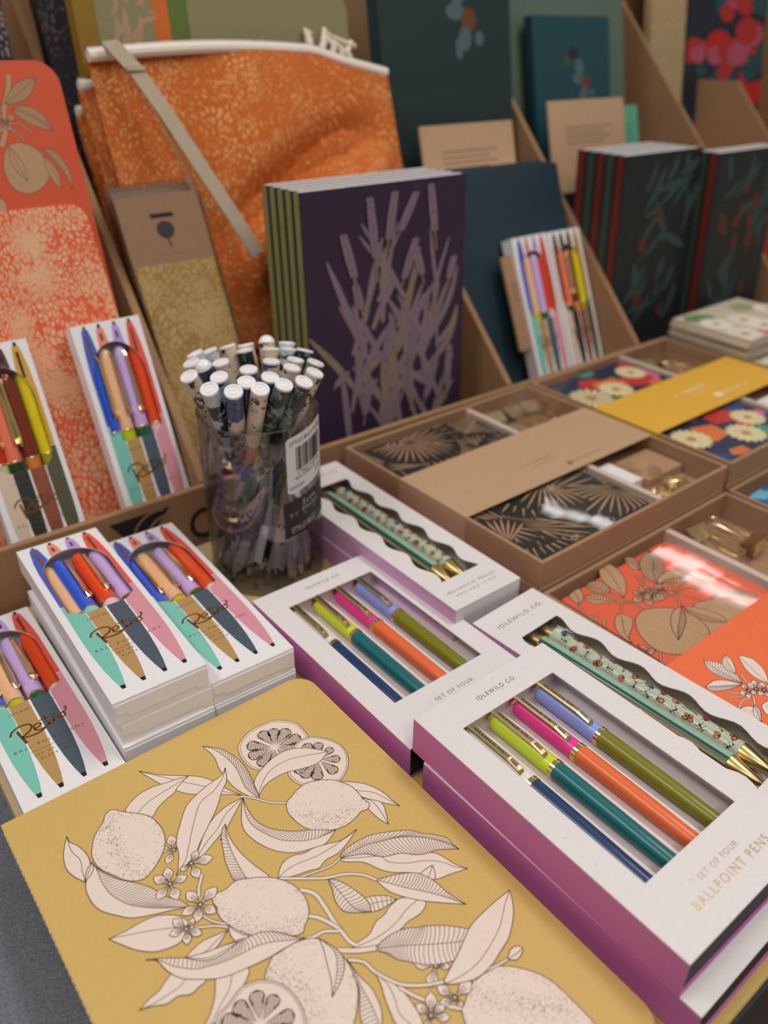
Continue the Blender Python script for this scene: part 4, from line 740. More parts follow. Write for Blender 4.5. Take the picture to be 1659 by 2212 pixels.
def blooms(mb, x0, x1, y0, y1, z, seed, n=9):
    R = random.Random(seed); cl = lambda p: (min(x1, max(x0, p[0])), min(y1, max(y0, p[1])))
    for q in range(n*2):
        cx, cy = R.uniform(x0, x1), R.uniform(y0, y1); a = R.uniform(0, 6.3); s = R.uniform(.012, .026)
        mb.poly([cl((cx+s*cos(a+b), cy+s*sin(a+b)*.7)) for b in (0, 1.1, 2.2, 3.6, 4.8)], z+q*5e-6, (3, 4, 5, 6, 3, 7)[q % 6])
    for q in range(n):
        cx, cy = x0+(x1-x0)*((q % 3)+.5+R.uniform(-.2, .2))/3, y0+(y1-y0)*((q//3)+.5+R.uniform(-.2, .2))/3; r = R.uniform(.018, .026); zz = z+.0002+q*3e-5
        for i in range(16):
            a = 2*pi*i/16+q; d = (cos(a), sin(a)); nn = (-d[1], d[0])
            mb.poly([cl((cx+d[0]*r*t+nn[0]*.0034*b, cy+d[1]*r*t+nn[1]*.0034*b)) for t, b in ((.2, -.2), (.8, -.95), (1, 0), (.8, .95), (.2, .2))], zz, 1)
        mb.poly([cl((cx+.24*r*cos(k*.7), cy+.24*r*sin(k*.7))) for k in range(9)], zz+1e-5, 2)
def binder(M, label, group):
    t = thing('binder_clip', label, 'binder clip', M, group)
    mb = MB(); w, d, hh = .012, .014, .0065
    for sg in (-1, 1): mb.face([(-w, 0, sg*hh), (w, 0, sg*hh), (w, d, sg*.0006), (-w, d, sg*.0006)]); mb.face([(-w, 0, sg*(hh-.0004)), (w, 0, sg*(hh-.0004)), (w, d, 0), (-w, d, 0)])
    mb.box(-w, w, -.0005, 0, -hh, hh); bd = mb.build('body', GOLD, t)
    for sg in (1, -1):
        mb = MB(); P = [(-.0055, .0135, sg*.0012), (-.0036, .02, sg*.0022), (-.0028, .036, sg*.004), (-.0052, .041, sg*.0046), (-.0048, .0465, sg*.005), (0, .049, sg*.005), (.0048, .0465, sg*.005), (.0052, .041, sg*.0046), (.0028, .036, sg*.004), (.0036, .02, sg*.0022), (.0055, .0135, sg*.0012)]
        if sg < 0: P = [(x, .013-(y-.0135)*-.98, z) for x, y, z in P]
        mb.tube(P, .00085, 8); mb.build('handle', GOLD, bd, True)
    return t
def kset(x, y, z, a, h, where, nb_label, nb_mats, deco, band=None, bandtxt=None, band_y=(-.078, -.160), empty=False, W=SWd, L=SLn):
    M = flat(x, y, z, a, h); t = thing('stationery_set_box', 'kraft stationery set box '+where, 'box', M, 'kraft stationery set boxes')
    e = .0035; mb = MB(); mb.box(0, W, -L, 0, 0, .0012); mb.box(0, e, -L, 0, .0012, h); mb.box(W-e, W, -L, 0, .0012, h); mb.box(e, W-e, -L, -L+e, .0012, h); mb.box(e, W-e, -e, 0, .0012, h)
    mb.build('tray', KRAFT, t, bevel=.0006)
    if empty:
        mb = MB(); mb.box(.0005, W-.0005, -L+.0005, -.0005, h, h+.0006); mb.build('lid', KRAFT, t); return M
    mb = MB(); mb.box(.151, .1575, -L+e, -e, .0012, h-.003); mb.build('divider', pm('pale_divider', 'd8c4b4', .6), t)
    mb = MB(); n = 14
    for i in range(n):
        for j in range(n):
            f = lambda u, v: h-.0010+.00022*sin(u*9+v*4)*sin(v*7)
            u0, u1, v0, v1 = i/n, (i+1)/n, j/n, (j+1)/n; X_ = lambda u: e+(W-2*e)*u; Y_ = lambda v: -L+e+(L-2*e)*v
            mb.face([(X_(u0), Y_(v0), f(u0, v0)), (X_(u1), Y_(v0), f(u1, v0)), (X_(u1), Y_(v1), f(u1, v1)), (X_(u0), Y_(v1), f(u0, v1))])
    mb.build('lid_film', CLEAR, t, True)
    if band:
        b0, b1 = band_y; mb = MB(); k = .0003
        mb.box(-k, W+k, b1, b0, h+.0001, h+.0004); mb.box(-k, 0, b1, b0, 0, h+.0004); mb.box(W, W+k, b1, b0, 0, h+.0004)
        if bandtxt: bandtxt(mb, h+.00045)
        mb.build('paper_band', band, t)
    if nb_mats:
        def ex(m, hh): deco(m, hh)
        notebook(M @ T3(.0085, -.0085, .0012), nb_label, None, h-.0060-.0012, .140, L-.017, .010, nb_mats, extra=ex, stitch=False)
    return M
INKB = pm('black_print', '23201c', .6); 
def bt1(mb, z):
    scribble(mb, .118, -.128, z, .040, .0030, 1, 1); scribble(mb, .121, -.134, z, .034, .0022, 1, 2)
    mb.poly([(.137, -.1465), (.141, -.1465), (.1415, -.1515), (.1365, -.1515)], z, 1); scribble(mb, .164, -.148, z, .042, .0036, 1, 3)
def palm_nb(mb, h): palms(mb, .0015, .1385, -.2215, -.0015, h+.00002, 1, 11, 90, 1, .050, .0014)
MK = kset(-.037, .674, -.335, -.881, .0228, 'with a wide kraft band across it, behind the near pencil box', 'black and kraft palm leaf notebook inside the banded kraft box', (INKB, pm('kraft_print', 'b8906a', .7)), palm_nb, [KRAFTL, pm('grey_print', '5d4d40', .7)], bt1)
kset(-.0365, .6735, -.3590, -.881, .0258, 'closed, under the box with the kraft band', None, None, None, empty=True)
# contents of its right compartment
def pad(M, label, w, l, h, mat, cat='sticky notes', deco=None, mats=None, group=None):
    mb = MB(); mb.plate(rrect(0, w, -l, 0), 0, h)
    if deco: deco(mb, h)
    o = mb.build('sticky_pad', mats or mat, None); o.matrix_world = M; return tag(o, label, cat, group)
pad(MK @ T3(.1665, -.160, .0013), 'small white sticky pad beside the palm leaf notebook, seen through clear film', .0165, .037, .012, PAGES)
pad(MK @ T3(.1850, -.160, .0013), 'patterned kraft sticky pad right of the small white pad', .056, .040, .009, None, deco=lambda m, h: palms(m, .0005, .0555, -.0395, -.0005, h, 1, 4, 6, 1, .02, .001), mats=[pm('kraft_print', 'b8906a', .7), pm('brown_print', '7a5a40', .7)])
R = random.Random(5)
for i in range(22):
    t = R.uniform(0, 6.3); x, y = R.uniform(.170, .232), R.uniform(-.230, -.208)
    mb = MB(); P = []
    for k in range(9): P.append((.004*cos(k*pi/8)-0, .010+.004*sin(k*pi/8), 0))
    P += [(-.004, -.010, 0)]+[(-.004+.0034*(1-cos(k*pi/6)), -.010-.0034*sin(k*pi/6), 0) for k in range(1, 7)]+[(.0028, .006, 0)]+[(.0028-.0025*(1-cos(k*pi/6)), .006+.0025*sin(k*pi/6), 0) for k in range(1, 7)]+[(-.0022, -.006, 0)]
    mb.tube([(a*.8, b*.8, c) for a, b, c in P], .0007, 6); o = mb.build('paper_clip', GOLD, None, True)
    o.matrix_world = MK @ T3(x, y, .0022+.0011*(i//4), t, R.uniform(-.06, .06), R.uniform(-.06, .06)); tag(o, 'brass paper clip in the small heap at the front of the kraft banded box', 'paper clip', 'brass paper clips in the banded box')
for i, (x, y, r) in enumerate(((.176, -.016, 2.9), (.203, -.016, 3.25), (.229, -.018, 3.0))):
    binder(MK @ T3(x, y, .0085, r), 'gold binder clip at the back of the kraft banded box, %s of three' % ('leftmost', 'middle one', 'rightmost')[i], 'gold binder clips behind the kraft band')
# bright floral set to the right of it
FLN = (pm('navy_print', '27304f', .6), pm('cream_print', 'ecdcae', .6), pm('ochre_print', 'c08a3e', .6), pm('red_print', 'c93a34', .6), pm('orange_print', 'e27a3a', .6), pm('jade_print', '3f9a80', .6), pm('pink_print', 'd8709a', .6), pm('blue_print', '2c4a7c', .6))
def bt2(mb, z):
    scribble(mb, .118, -.118, z, .050, .0085, 1, 4); scribble(mb, .128, -.128, z, .034, .003, 1, 5)
    mb.poly([(.130, -.140), (.140, -.140), (.140, -.148), (.130, -.148)], z, 1); scribble(mb, .166, -.144, z, .046, .006, 1, 6)
YEL = pm('yellow_band', 'e2ad35', .6, var=.03)
def nbmats(m3): return m3
M2 = kset(.1575, .8340, -.334, -.881, .0228, 'with a yellow band, right of the kraft banded one', None, None, None, [YEL, pm('white_band_print', 'f3e6d2', .6)], bt2, band_y=(-.086, -.162))
def nb_full(M, label, W, L, h, mats, deco):
    t = thing('notebook', label, 'notebook', M); mb = MB(); mb.plate(rrect(0, W, -L, 0, (0, .01, .01, 0)), h-.0008, h); deco(mb, h+.00002); mb.build('cover', list(mats), t)
    mb = MB(); mb.plate(rrect(.001, W-.001, -L+.001, -.001, (0, .009, .009, 0)), 0, h-.0008); mb.build('pages', PAGES, t)
nb_full(M2 @ T3(.0085, -.0085, .0012), 'colourful floral notebook under the yellow band', .140, .223, .0156, FLN, lambda m, h: blooms(m, .001, .139, -.222, -.001, h, 2, 12))
kset(.158, .8335, -.3575, -.881, .0275, 'closed and lying under the yellow banded box', None, None, None, empty=True)
for i, (x, y, r) in enumerate(((.180, -.020, 2.9), (.208, -.018, 3.2))):
    binder(M2 @ T3(x, y, .0085, r), 'gold binder clip at the back of the yellow banded box, %s one' % ('left', 'right')[i], 'gold binder clips in the yellow banded box')
pad(M2 @ T3(.165, -.168, .0013), 'white sticky pad in the yellow banded box, front right', .07, .022, .012, PAGES)
# third set farther right with pale print, and a stack of cards
M3 = kset(.3555, .9950, -.334, -.881, .0228, 'with pale flowers at the right edge of the photo', None, None, None)
PALE = (pm('pale_ground', 'd9cdb6', .6), pm('white_petal', 'efe8d8', .6), pm('ochre_print', 'c08a3e', .6), pm('coral_print', 'd9694a', .6), pm('leaf_green', '7f9a6a', .6), pm('pale_ground', 'd9cdb6', .6), pm('pink_petal', 'd996a0', .6), pm('sage_print', 'a8b08a', .6))
nb_full(M3 @ T3(.0085, -.0085, .0012), 'pale floral notebook in the box at the right edge', .140, .223, .0156, PALE, lambda m, h: blooms(m, .001, .139, -.222, -.001, h, 8, 12))
kset(.356, .9945, -.3575, -.881, .0275, 'closed and lying under the pale flower box', None, None, None, empty=True)
for i in range(5):
    t = thing('greeting_card_pack', 'clear packed floral card, %s of the card stack behind the yellow banded box' % ('lowest', 'second from bottom', 'middle', 'fourth', 'topmost')[i], 'greeting cards', M3 @ T3(.0-.003*(i % 2), .0, .0236+i*.0046, .03*(i % 3-1)), 'card packs in a stack')
    mb = MB(); mb.box(0, .15, -.105, 0, 0, .0040)
    if i == 4: blooms(mb, .001, .149, -.104, -.001, .0041, 21, 6)
    mb.build('card', PALE, t); mb = MB(); mb.box(-.002, .152, -.107, .002, -.0001, .0043); mb.build('clear_sleeve', CLEAR, t)

# orange citrus set in front of it
ORC = pm('coral_orange_cover', 'ea6440', .6, var=.03); KP = pm('kraft_citrus_print', 'c09a74', .7); MAROON = pm('maroon_ink', '4a1c16', .6)
ORB = pm('orange_band', 'f27240', .6, var=.03)
uo = Vector((cos(-.881), sin(-.881)))*.2425
OX, OY = -.037+uo.x, .674+uo.y
# art coordinates were measured in the frame of the banded box, so shift them forward by its length
def shifted(A, dy=2425): return [tuple([e[0]]+[[v+(dy if i % 2 else 0) for i, v in enumerate(L_)] if isinstance(L_, list) else L_ for L_ in e[1:]]) for e in A]
def btO(mb, z): art(mb, shifted(BAND_ART), z, 1, 2, lw=.0004, x0=.001, x1=.247, hs=.0014)
MO = kset(OX, OY, -.360, -.881, .025, 'holding the orange citrus notebook', None, None, None, [ORB, PRINT, MAROON], btO, band_y=(-.1045, -.190))
t = thing('notebook', 'coral orange notebook with tan line drawn oranges and blossom inside the clear topped box', 'notebook', MO @ T3(.0105, -.0105, .0012), None)
mb = MB(); mb.plate(rrect(0, .133, -.219, 0, (0, .012, .012, 0)), .0178, .0186)
def sh2(A): return [tuple([e[0]]+[[v+(2425+105 if i % 2 else -105) for i, v in enumerate(L_)] if isinstance(L_, list) else L_ for L_ in e[1:]]) for e in A]
art(mb, sh2(ORANGE_ART), .0186, 1, 2, lw=.0006, x0=.0005, x1=.132, hs=.0018, dots=.5)
mb.build('cover', [ORC, KP, MAROON], t); mb = MB(); mb.plate(rrect(.001, .132, -.218, -.001, (0, .011, .011, 0)), 0, .0178); mb.build('pages', PAGES, t)
binder(MO @ T3(.183, -.012, .0130, pi-.10), 'gold binder clip with long wire handles, left one beside the orange citrus notebook', 'gold binder clips beside the orange notebook')
binder(MO @ T3(.209, -.060, .0130, .08), 'gold binder clip right of the first one, turned the other way round', 'gold binder clips beside the orange notebook')
MB2 = kset(OX+.2526*.771, OY+.2526*.636, -.360, -.881, .025, 'with a blue and turquoise notebook inside', None, None, None)
TQ = (pm('deep_blue', '24508c', .6), pm('turquoise', '54bfae', .6), pm('ochre_print', 'c08a3e', .6), pm('sand', 'd9b98c', .6), pm('sky', '6fb6d4', .6), pm('orange_print', 'e27a3a', .6), pm('jade_print', '3f9a80', .6), pm('deep_blue', '24508c', .6))
nb_full(MB2 @ T3(.012, -.012, .0012), 'blue and turquoise patterned notebook at the right edge below the yellow banded box', .133, .216, .0175, TQ, lambda m, h: blooms(m, .001, .132, -.215, -.001, h, 31, 12))

# ------------------------------------------------------------------ clear cup of illustrated pens
CX, CY, CZ, CR, CHt = -.0945, .5550, -.385, .0450, .140
cup = thing('pen_cup', 'clear round plastic cup with barcode sticker holding many white topped pens', 'cup', Matrix.Translation((CX, CY, CZ+EYE)))
mb = MB(); n = 64
mb.rod((0, 0, 0), (0, 0, 1), [(.001, CR-.001), (.0016, CR), (CHt, CR)], n, cap=(True, False)); mb.rod((0, 0, 0), (0, 0, 1), [(.0016, CR-.0009), (CHt, CR-.0009)], n, cap=(False, False))
cw = mb.build('wall', CUPM, cup, True)
mb = MB(); mb.tube([((CR-.0004)*cos(2*pi*k/64), (CR-.0004)*sin(2*pi*k/64), CHt) for k in range(65)], .0007, 6); mb.build('rim', film('rim_plastic', .16, (.9, .9, .93, 1)), cw, True)
def wrap(mb, a0, z0):
    # local x runs round the cup (clockwise seen from the eye, so lettering reads properly)
    def xf(x, y, z): a = a0+x/CR; r = CR+.0003+z; return (r*cos(a), r*sin(a), z0+y+.16*(x-.02))
    mb.xf = xf
def sheet(mb, x0, x1, y0, y1, z, m, r=.002):
    n = 16
    for i in range(n):
        xa, xb = x0+(x1-x0)*i/n, x0+(x1-x0)*(i+1)/n
        ins = lambda x: max(0, r-sqrt(max(0, r*r-max(0, r-min(x-x0, x1-x))**2)))
        mb.face([(xa, y0+ins(xa), z), (xb, y0+ins(xb), z), (xb, y1-ins(xb), z), (xa, y1-ins(xa), z)], m)
A0 = radians(-90+35)
mb = MB(); wrap(mb, A0, .0); sheet(mb, -.002, .040, .091, .136, 0, 0)
text(mb, 'STYLO BILLE MUSEE', .019, .131, .0002, width=.036, height=.0030, m=1, spacing=1.05)
Rb = random.Random(9); x = .006
while x < .034:
    wbar = Rb.choice((.0003, .0005, .0009)); mb.face([(x, .108, .0002), (x+wbar, .108, .0002), (x+wbar, .1265, .0002), (x, .1265, .0002)], 1); x += wbar+Rb.choice((.0003, .0005, .0008))
text(mb, '3 700217 650088', .020, .1055, .0002, width=.026, height=.0022, m=1, spacing=1.0); text(mb, 'EDI 37002176', .016, .1022, .0002, width=.022, height=.0022, m=1, spacing=1.0)
text(mb, '2.95', .031, .098, .0002, width=.009, height=.0038, m=1); text(mb, 'EDIDES', .0065, .0955, .0002, width=.013, height=.0028, m=1)
mb.build('price_sticker', [pm('sticker_white', 'd9d4d4', .4, var=.01), BLACK], cw)
mb = MB(); wrap(mb, A0, .0); sheet(mb, -.006, .040, .0545, .0850, .0, 0, .0001)
LT = pm('label_print', 'b9b4ae', .5)
text(mb, 'Ecole', .018, .0795, .0002, width=.014, height=.0045, m=1); text(mb, 'Design', .019, .0735, .0002, width=.018, height=.0045, m=1); text(mb, 'D U', .002, .0735, .0002, width=.006, height=.0026, m=1)
text(mb, 'STYLO BILLE', .0115, .0600, .0002, width=.024, height=.0050, m=1, spacing=.95); mb.face([(.012, .0690, .0002), (.024, .0690, .0002), (.024, .0696, .0002), (.012, .0696, .0002)], 1)
mb.build('black_label', [pm('label_black', '1b1716', .45), LT], cw)
TOPS = [(-46,17),(-45,-1),(-41,-27),(-35,-8),(-24,0),(-20,-28),(-23,-50),(-11,26),(8,30),(3,46),(19,43),(22,30),(34,28),(29,8),(44,3),(12,4),(28,-8),(45,-17),(15,-27),(-2,-13),(0,-36),(-6,-53),(11,-48),(26,-40),(39,-34),(-25,34),(-37,24),(-12,38)]
STY = [('beige', [(0, 'd9c6b4'), (.16, 'b9aeb0'), (.30, '2a3a5e'), (.42, 'cbb29c'), (.58, '4c5f8a'), (.70, 'c4693c'), (.80, 'd8c3ae')], '1d1b1e', 1.08),
       ('beige and rust', [(0, '22304f'), (.15, 'b9aeb0'), (.28, '2f426e'), (.45, 'd3bca6'), (.62, '4a5c94'), (.76, 'b8683c'), (.88, 'd6bfa8'), (.95, '3a4c84')], '26223a', 1.06),
       ('pale blue', [(0, '333a44'), (.17, 'b9aeb0'), (.29, 'cfb6a4'), (.45, 'b9c6cc'), (.6, 'dfc0a6'), (.75, 'bccace')], '14181c', 1.06),
       ('grey green', [(0, '20262a'), (.15, 'b9aeb0'), (.28, '6d5a70'), (.44, '5d6c4c'), (.62, 'a6ae88'), (.72, '71807e')], '101416', 1.01),
       ('navy', [(0, '1c2036'), (.16, 'b9aeb0'), (.3, '9a5a50'), (.45, '31406a'), (.66, 'c2a590'), (.76, '2c3c66')], '14162a', 1.03)]
pick = [2, 0, 0, 4, 0, 2, 2, 3, 0, 0, 2, 2, 3, 0, 3, 1, 0, 0, 4, 1, 4, 1, 0, 3, 3, 0, 2, 0]
PR = .0061
rows = sorted(range(len(TOPS)), key=lambda i: TOPS[i][1])
order = {}
for k, i in enumerate(rows): order[i] = k//6
names = ['front row', 'second row', 'middle row', 'fourth row', 'back row']; ordi = ['leftmost', 'second from left', 'third from left', 'fourth from left', 'fifth from left', 'rightmost', 'far right']
for i, (tx, ty) in enumerate(TOPS):
    row = order[i]; same = sorted([j for j in order if order[j] == row], key=lambda j: TOPS[j][0]); pos = same.index(i)
    top = Vector((tx*.001, ty*.001, .175)); r_ = hypot(top.x, top.y)
    sw = .75; bx, by = -(tx*cos(sw)-ty*sin(sw))*.0008, -(tx*sin(sw)+ty*cos(sw))*.0008
    if hypot(bx, by) > .036: k = .036/hypot(bx, by); bx *= k; by *= k
    bot = Vector((bx, by, .006)); d = (top-bot)
    f = .14/.169
    pr = bot+d*((.14-.006)/(top.z-bot.z)); rr = hypot(pr.x, pr.y); lim = CR-PR-.0018
    if rr > lim:   # keep the barrel inside the rim
        dx, dy = pr.x*(1-lim/rr), pr.y*(1-lim/rr); bot = Vector((bot.x-dx*3.2, bot.y-dy*3.2, .006)); br = hypot(bot.x, bot.y)
        if br > CR-PR-.001: bot = Vector((bot.x*(CR-PR-.001)/br, bot.y*(CR-PR-.001)/br, .006))
        d = top-bot; pr = bot+d*((.14-.006)/(top.z-bot.z)); rr = hypot(pr.x, pr.y)
        if rr > lim: q = lim/rr; top = Vector((top.x-(pr.x*(1-q)), top.y-(pr.y*(1-q)), top.z))
    d = (top-bot); Ln = d.length; zt = d.normalized(); xa = zt.orthogonal().normalized(); xa = Matrix.Rotation(i*1.3, 3, zt) @ xa; ya = zt.cross(xa)
    M = Matrix(((xa.x, ya.x, zt.x, CX+bot.x), (xa.y, ya.y, zt.y, CY+bot.y), (xa.z, ya.z, zt.z, CZ+EYE+bot.z), (0, 0, 0, 1)))
    nm, cols, ink, amt = STY[pick[i]]
    dome = i in (3, 9)
    t = thing('illustrated_pen', '%s pen in the clear cup, %s, %s' % (nm, names[min(row, 4)], ordi[min(pos, 6)]), 'pen', M, 'illustrated pens in the clear cup')
    mb = MB(); mb.rod((0, 0, 0), (0, 0, 1), [(-.004, .0015), (.012, PR*.85), (.020, PR), (Ln-.0012, PR)], 20); mb.build('barrel', pen_print('wrap_%d_%d' % (pick[i], i % 3), cols, i % 3+pick[i]*3, ink, amt), t, True)
    mb = MB(); e0 = Ln-.0012
    if dome: mb.rod((0, 0, e0), (0, 0, 1), [(0, PR)]+[(.0062*sin(a*.26), .0063*cos(a*.26)) for a in range(6)]+[(.0062, .0002)], 24)
    else: mb.rod((0, 0, e0), (0, 0, 1), [(0, PR), (.0002, PR+.0003), (.0016, PR+.0002), (.0020, PR-.0002), (.0020, PR*.72), (.0012, PR*.70), (.0011, PR*.56), (.0018, PR*.52), (.0019, PR*.2), (.0015, PR*.17), (.0015, .0001)], 28)
    mb.build('white_cap', pm('cap_white', 'f4f2f4', .22, var=.005, coat=.3), t, True)
    if i % 3: continue
    mb = MB(); zb = .026
    def xb(x, y, z): a = x/PR; return ((PR+.0001)*cos(a), (PR+.0001)*sin(a), y)
    mb.xf = xb
    for q in range(10):
        xa_, xb_ = -.006+.012*q/10, -.006+.012*(q+1)/10; mb.face([(xa_, .018, 0), (xb_, .018, 0), (xb_, .048, 0), (xa_, .048, 0)], 0)
    for q in range(9): mb.face([(-.005, .022+q*.0024, 0), (-.001, .022+q*.0024, 0), (-.001, .0232+q*.0024, 0), (-.005, .0232+q*.0024, 0)][::1], 0 if q % 2 else 1)
    mb.build('small_label', [pm('sticker_white', 'd9d4d4', .4), BLACK], t)

# ------------------------------------------------------------------ things leaning in the rack, lower row
TL = 1.15
def lbook(label, p0, q0, q1, s1, th, cover, group=None, z0=-.379, T=TL, r=.0, deco=None, mats=None, spine=None, yaw=0, page=PAGES, name='notebook', y0=0.0, x_spine=.0):
    """upright-ish book: foot on the rack floor, face towards the eye"""
    M = lean(q0, 0, p0, z0, T, th, yaw); t = thing(name, label, 'notebook', M, group); W = q1-q0
    mb = MB(); mb.plate(rrect(0, W, y0, s1, (0, 0, r, 0)), th-.0006, th, 0); mb.plate(rrect(0, W, y0, s1, (0, 0, r, 0)), 0, .0006, 0)
    mb.box(-.0008, .0001, y0, s1, .0, th-.0001)
    if deco: deco(mb, th+.00003, W, s1)
    mb.build('cover', mats or cover, t)
    mb = MB(); mb.box(-.0014, -.0008, y0, s1, th*.16, th*.84); mb.build('spine', spine or cover, t)
    mb = MB(); mb.plate(rrect(.0002, W-.002, y0+.002, s1-.0003, (0, 0, max(0, r-.002), 0)), .0006, th-.0006); mb.build('pages', page, t)
    return t
ORLEAF = leafy('orange_leaf_print', 'd9572c', 'dca981', 330, .02, wob=.45)
lbook('orange notebook printed all over with tiny pale leaves, at the left edge', -.603, .090, .2400, .272, .014, ORLEAF, r=.014)
def rn(mb, z, W, H): art(mb, RED_ART, z, 1, 2, lw=.0005, x0=.001, x1=W-.0005, dots=.3)
lbook('red orange notebook with large tan citrus leaves, standing behind the small leaf one', -.648, .105, .2462, .362, .020, None, T=1.3, mats=[pm('red_orange_cover', 'd2522e', .65, var=.03), pm('tan_citrus', 'b9936c', .7), pm('brown_outline', '7a4a34', .7)], spine=pm('red_orange_cover', 'd2522e'), r=.018, deco=rn, z0=-.377)
# pen cartons standing at the left
def stand(q, s, p0, T, yaw, label, kind, grp, order=None):
    M = lean(q, s, p0, -.380, T, RH, yaw); carton(M, label, 'white cartons of retro pens standing in the rack', kind); fill(M, label.split(',')[0].replace('white pen carton ', 'the carton '), grp, kind, order)
stand(.1912, .185, -.577, 1.15, .0, 'white pen carton standing before the orange leaf notebook, nearest the divider', 'bright', 'pens in the standing bright carton')
stand(.0985, .184, -.575, 1.15, -.0, 'white pen carton with brown, coral and yellow pens, standing at the far left', 'autumn', 'pens in the standing autumn carton')
stand(.7115, .184, -.600, 1.15, .0, 'white pen carton standing in the middle rack bay, left one of the pair', 'bright', 'pens in the left carton of the middle bay', [('blue', BLUE, '86dcc8', None), ('peach', PEACH, 'c6c400', None), ('lilac', LILAC, '1c5c3c', None), ('orange', 'e23c14', 'f3c6d2', None)])
stand(.7762, .182, -.605, 1.15, .0, 'white pen carton standing in the middle rack bay, right one of the pair', 'autumn', 'pens in the right carton of the middle bay')
# clear packed gold pencil cases with kraft header card
def pack(q, s, p0, k, label):
    M = lean(q, s, p0, -.378, 1.13, .008); t = thing('hanging_pack', label, 'packet', M, 'gold packets with kraft header'); W, H = .082, .262
    mb = MB(); hole = [(.030, -.0225), (.052, -.0225), (.052, -.0265), (.030, -.0265)][::-1]
    mb.plate(rrect(.002, W-.002, -.066, -.006), .003, .006, 0, 0, [hole]); z = .00605
    mb.poly([(.041+.0085*cos(a*.5), -.037+.0078*sin(a*.5)) for a in range(12)], z, 1); mb.stroke([(.041, -.043), (.042, -.052)], .0016, z, 1); scribble(mb, .040, -.058, z, .024, .0020, 1, 7)
    mb.build('header_card', [KRAFT, pm('header_ink', '3a3025', .8)], t)
    mb = MB(); mb.plate(rrect(.003, W-.003, -H+.02, -.066), .0005, .0065); mb.build('patterned_case', leafy('gold_leaf_print', 'b08a3c', 'cfae72', 300, .05, wob=.5), t)
    mb = MB(); mb.box(0, W, -H+.016, 0, 0, .0078); mb.build('clear_sleeve', film('packet_film', .07), t)
for k in range(3): pack(.2670+.0030*k, .279, -.607-.012*k, k, ('nearest', 'second', 'third')[k]+' clear packet with kraft header card and gold leaf pattern, before the orange pouch')
# orange zip pouches
def pouch(q0, q1, s0, s1, p0, label, folds, strap=True):
    M = lean(q0, s1, p0, -.378, 1.25, .012); t = thing('zip_pouch', label, 'pouch', M, 'orange zip pouches'); W, H = q1-q0, s1-s0; nx, ny = 44, 30
    def F(u, v):
        b = .010+.012*sin(pi*u)**.6*sin(pi*min(1, v*.9+.05))
        if folds:
            x = u*W; y = v*H
            b *= .25+.75*min(1, max(0, (x-.085)/.07))
            yr = .185-.60*(x-.12)+.8*max(0, x-.12)**2
            env = min(1, max(0, (x-.085)/.05))*min(1, max(0, (W-.015-x)/.05))
            b += .036*math.exp(-((y-yr)/.020)**2)*env
            b -= .022*math.exp(-((y-yr+.040)/.020)**2)*env
            b += .004*sin(x*38+y*20)*sin(pi*u)*v
        return b
    top = lambda u: -.004*sin(pi*u*1.0)*0+(.006*sin(pi*min(1, u*1.2)) - .020*max(0, u-.72)/.28)
    mb = MB(); G = [[(u*W, (top(u))*(1-v)-v*H, F(u, v)) for u in [i/nx for i in range(nx+1)]] for v in [j/ny for j in range(ny+1)]]
    ids = [[mb.add(p) for p in row] for row in G]; idb = [[mb.add((p[0], p[1], .004-p[2]*.35)) for p in row] for row in G]
    for j in range(ny):
        for i in range(nx): mb.f.append([ids[j][i], ids[j+1][i], ids[j+1][i+1], ids[j][i+1]]); mb.m.append(0); mb.f.append([idb[j][i+1], idb[j+1][i+1], idb[j+1][i], idb[j][i]]); mb.m.append(0)
    for j in range(ny):
        for i in (0, nx): mb.f.append([ids[j][i], idb[j][i], idb[j+1][i], ids[j+1][i]]); mb.m.append(0)
    mb.build('fabric', leafy('orange_fabric_print', 'c2621c', 'd99a5c', 300, .14, .85, .6), t, True)
    mb = MB(); P = [(u*W, top(u)+.003, .008) for u in [i/30 for i in range(31)]]; mb.tube(P, .0052, 10); zt = mb.build('zip_tape', pm('cream_tape', 'efe2d2', .85, var=.04), t, True)
    mb = MB(); P = [(u*W, top(u)+.0085, .008) for u in [i/30 for i in range(31)]]; mb.tube(P, .0012, 6); mb.build('zip', pm('zip_grey', '8a8480', .4, .5), zt, True)
    if strap:
        mb = MB(); S_ = [(.012, .004, .020), (.018, .006, .0245), (.03, -.014, .030), (.045, -.05, .037), (.062, -.094, .043), (.080, -.138, .048), (.098, -.180, .050)]
        V = []
        for i, p in enumerate(S_):
            a = Vector(S_[max(0, i-1)]); b = Vector(S_[min(len(S_)-1, i+1)]); d = (b-a).normalized(); n_ = d.cross(Vector((0, 0, 1))).normalized(); V.append((Vector(p), n_))
        for (p, n1), (q, n2) in zip(V, V[1:]):
            w = .0068
            for zo in (0, -.0022):
                mb.face([p+n1*w+Vector((0, 0, zo)), p-n1*w+Vector((0, 0, zo)), q-n2*w+Vector((0, 0, zo)), q+n2*w+Vector((0, 0, zo))])
            for sg in (1, -1): mb.face([p+n1*w*sg, p+n1*w*sg+Vector((0, 0, -.0022)), q+n2*w*sg+Vector((0, 0, -.0022)), q+n2*w*sg])
        p, n_ = V[2]; mb.box(p.x-.008, p.x+.008, p.y-.002, p.y+.0015, p.z, p.z+.0025)
        mb.build('wrist_strap', pm('linen_strap', 'b3a28c', .9, var=.08, scale=700), t)
        mb = MB(); mb.tube([(.040, -.03, .022), (.048, -.075, .030), (.055, -.105, .031), (.064, -.135, .032)], .0017, 8); mb.tube([(.055, -.105, .031), (.0575, -.118, .031)], .0034, 8); mb.build('zip_cord', pm('linen_cord', 'b8926a', .9), t, True)
    return t
pouch(.2900, .609, .10, .368, -.668, 'bright orange leaf print zip pouch with white zip and hanging linen strap', True)
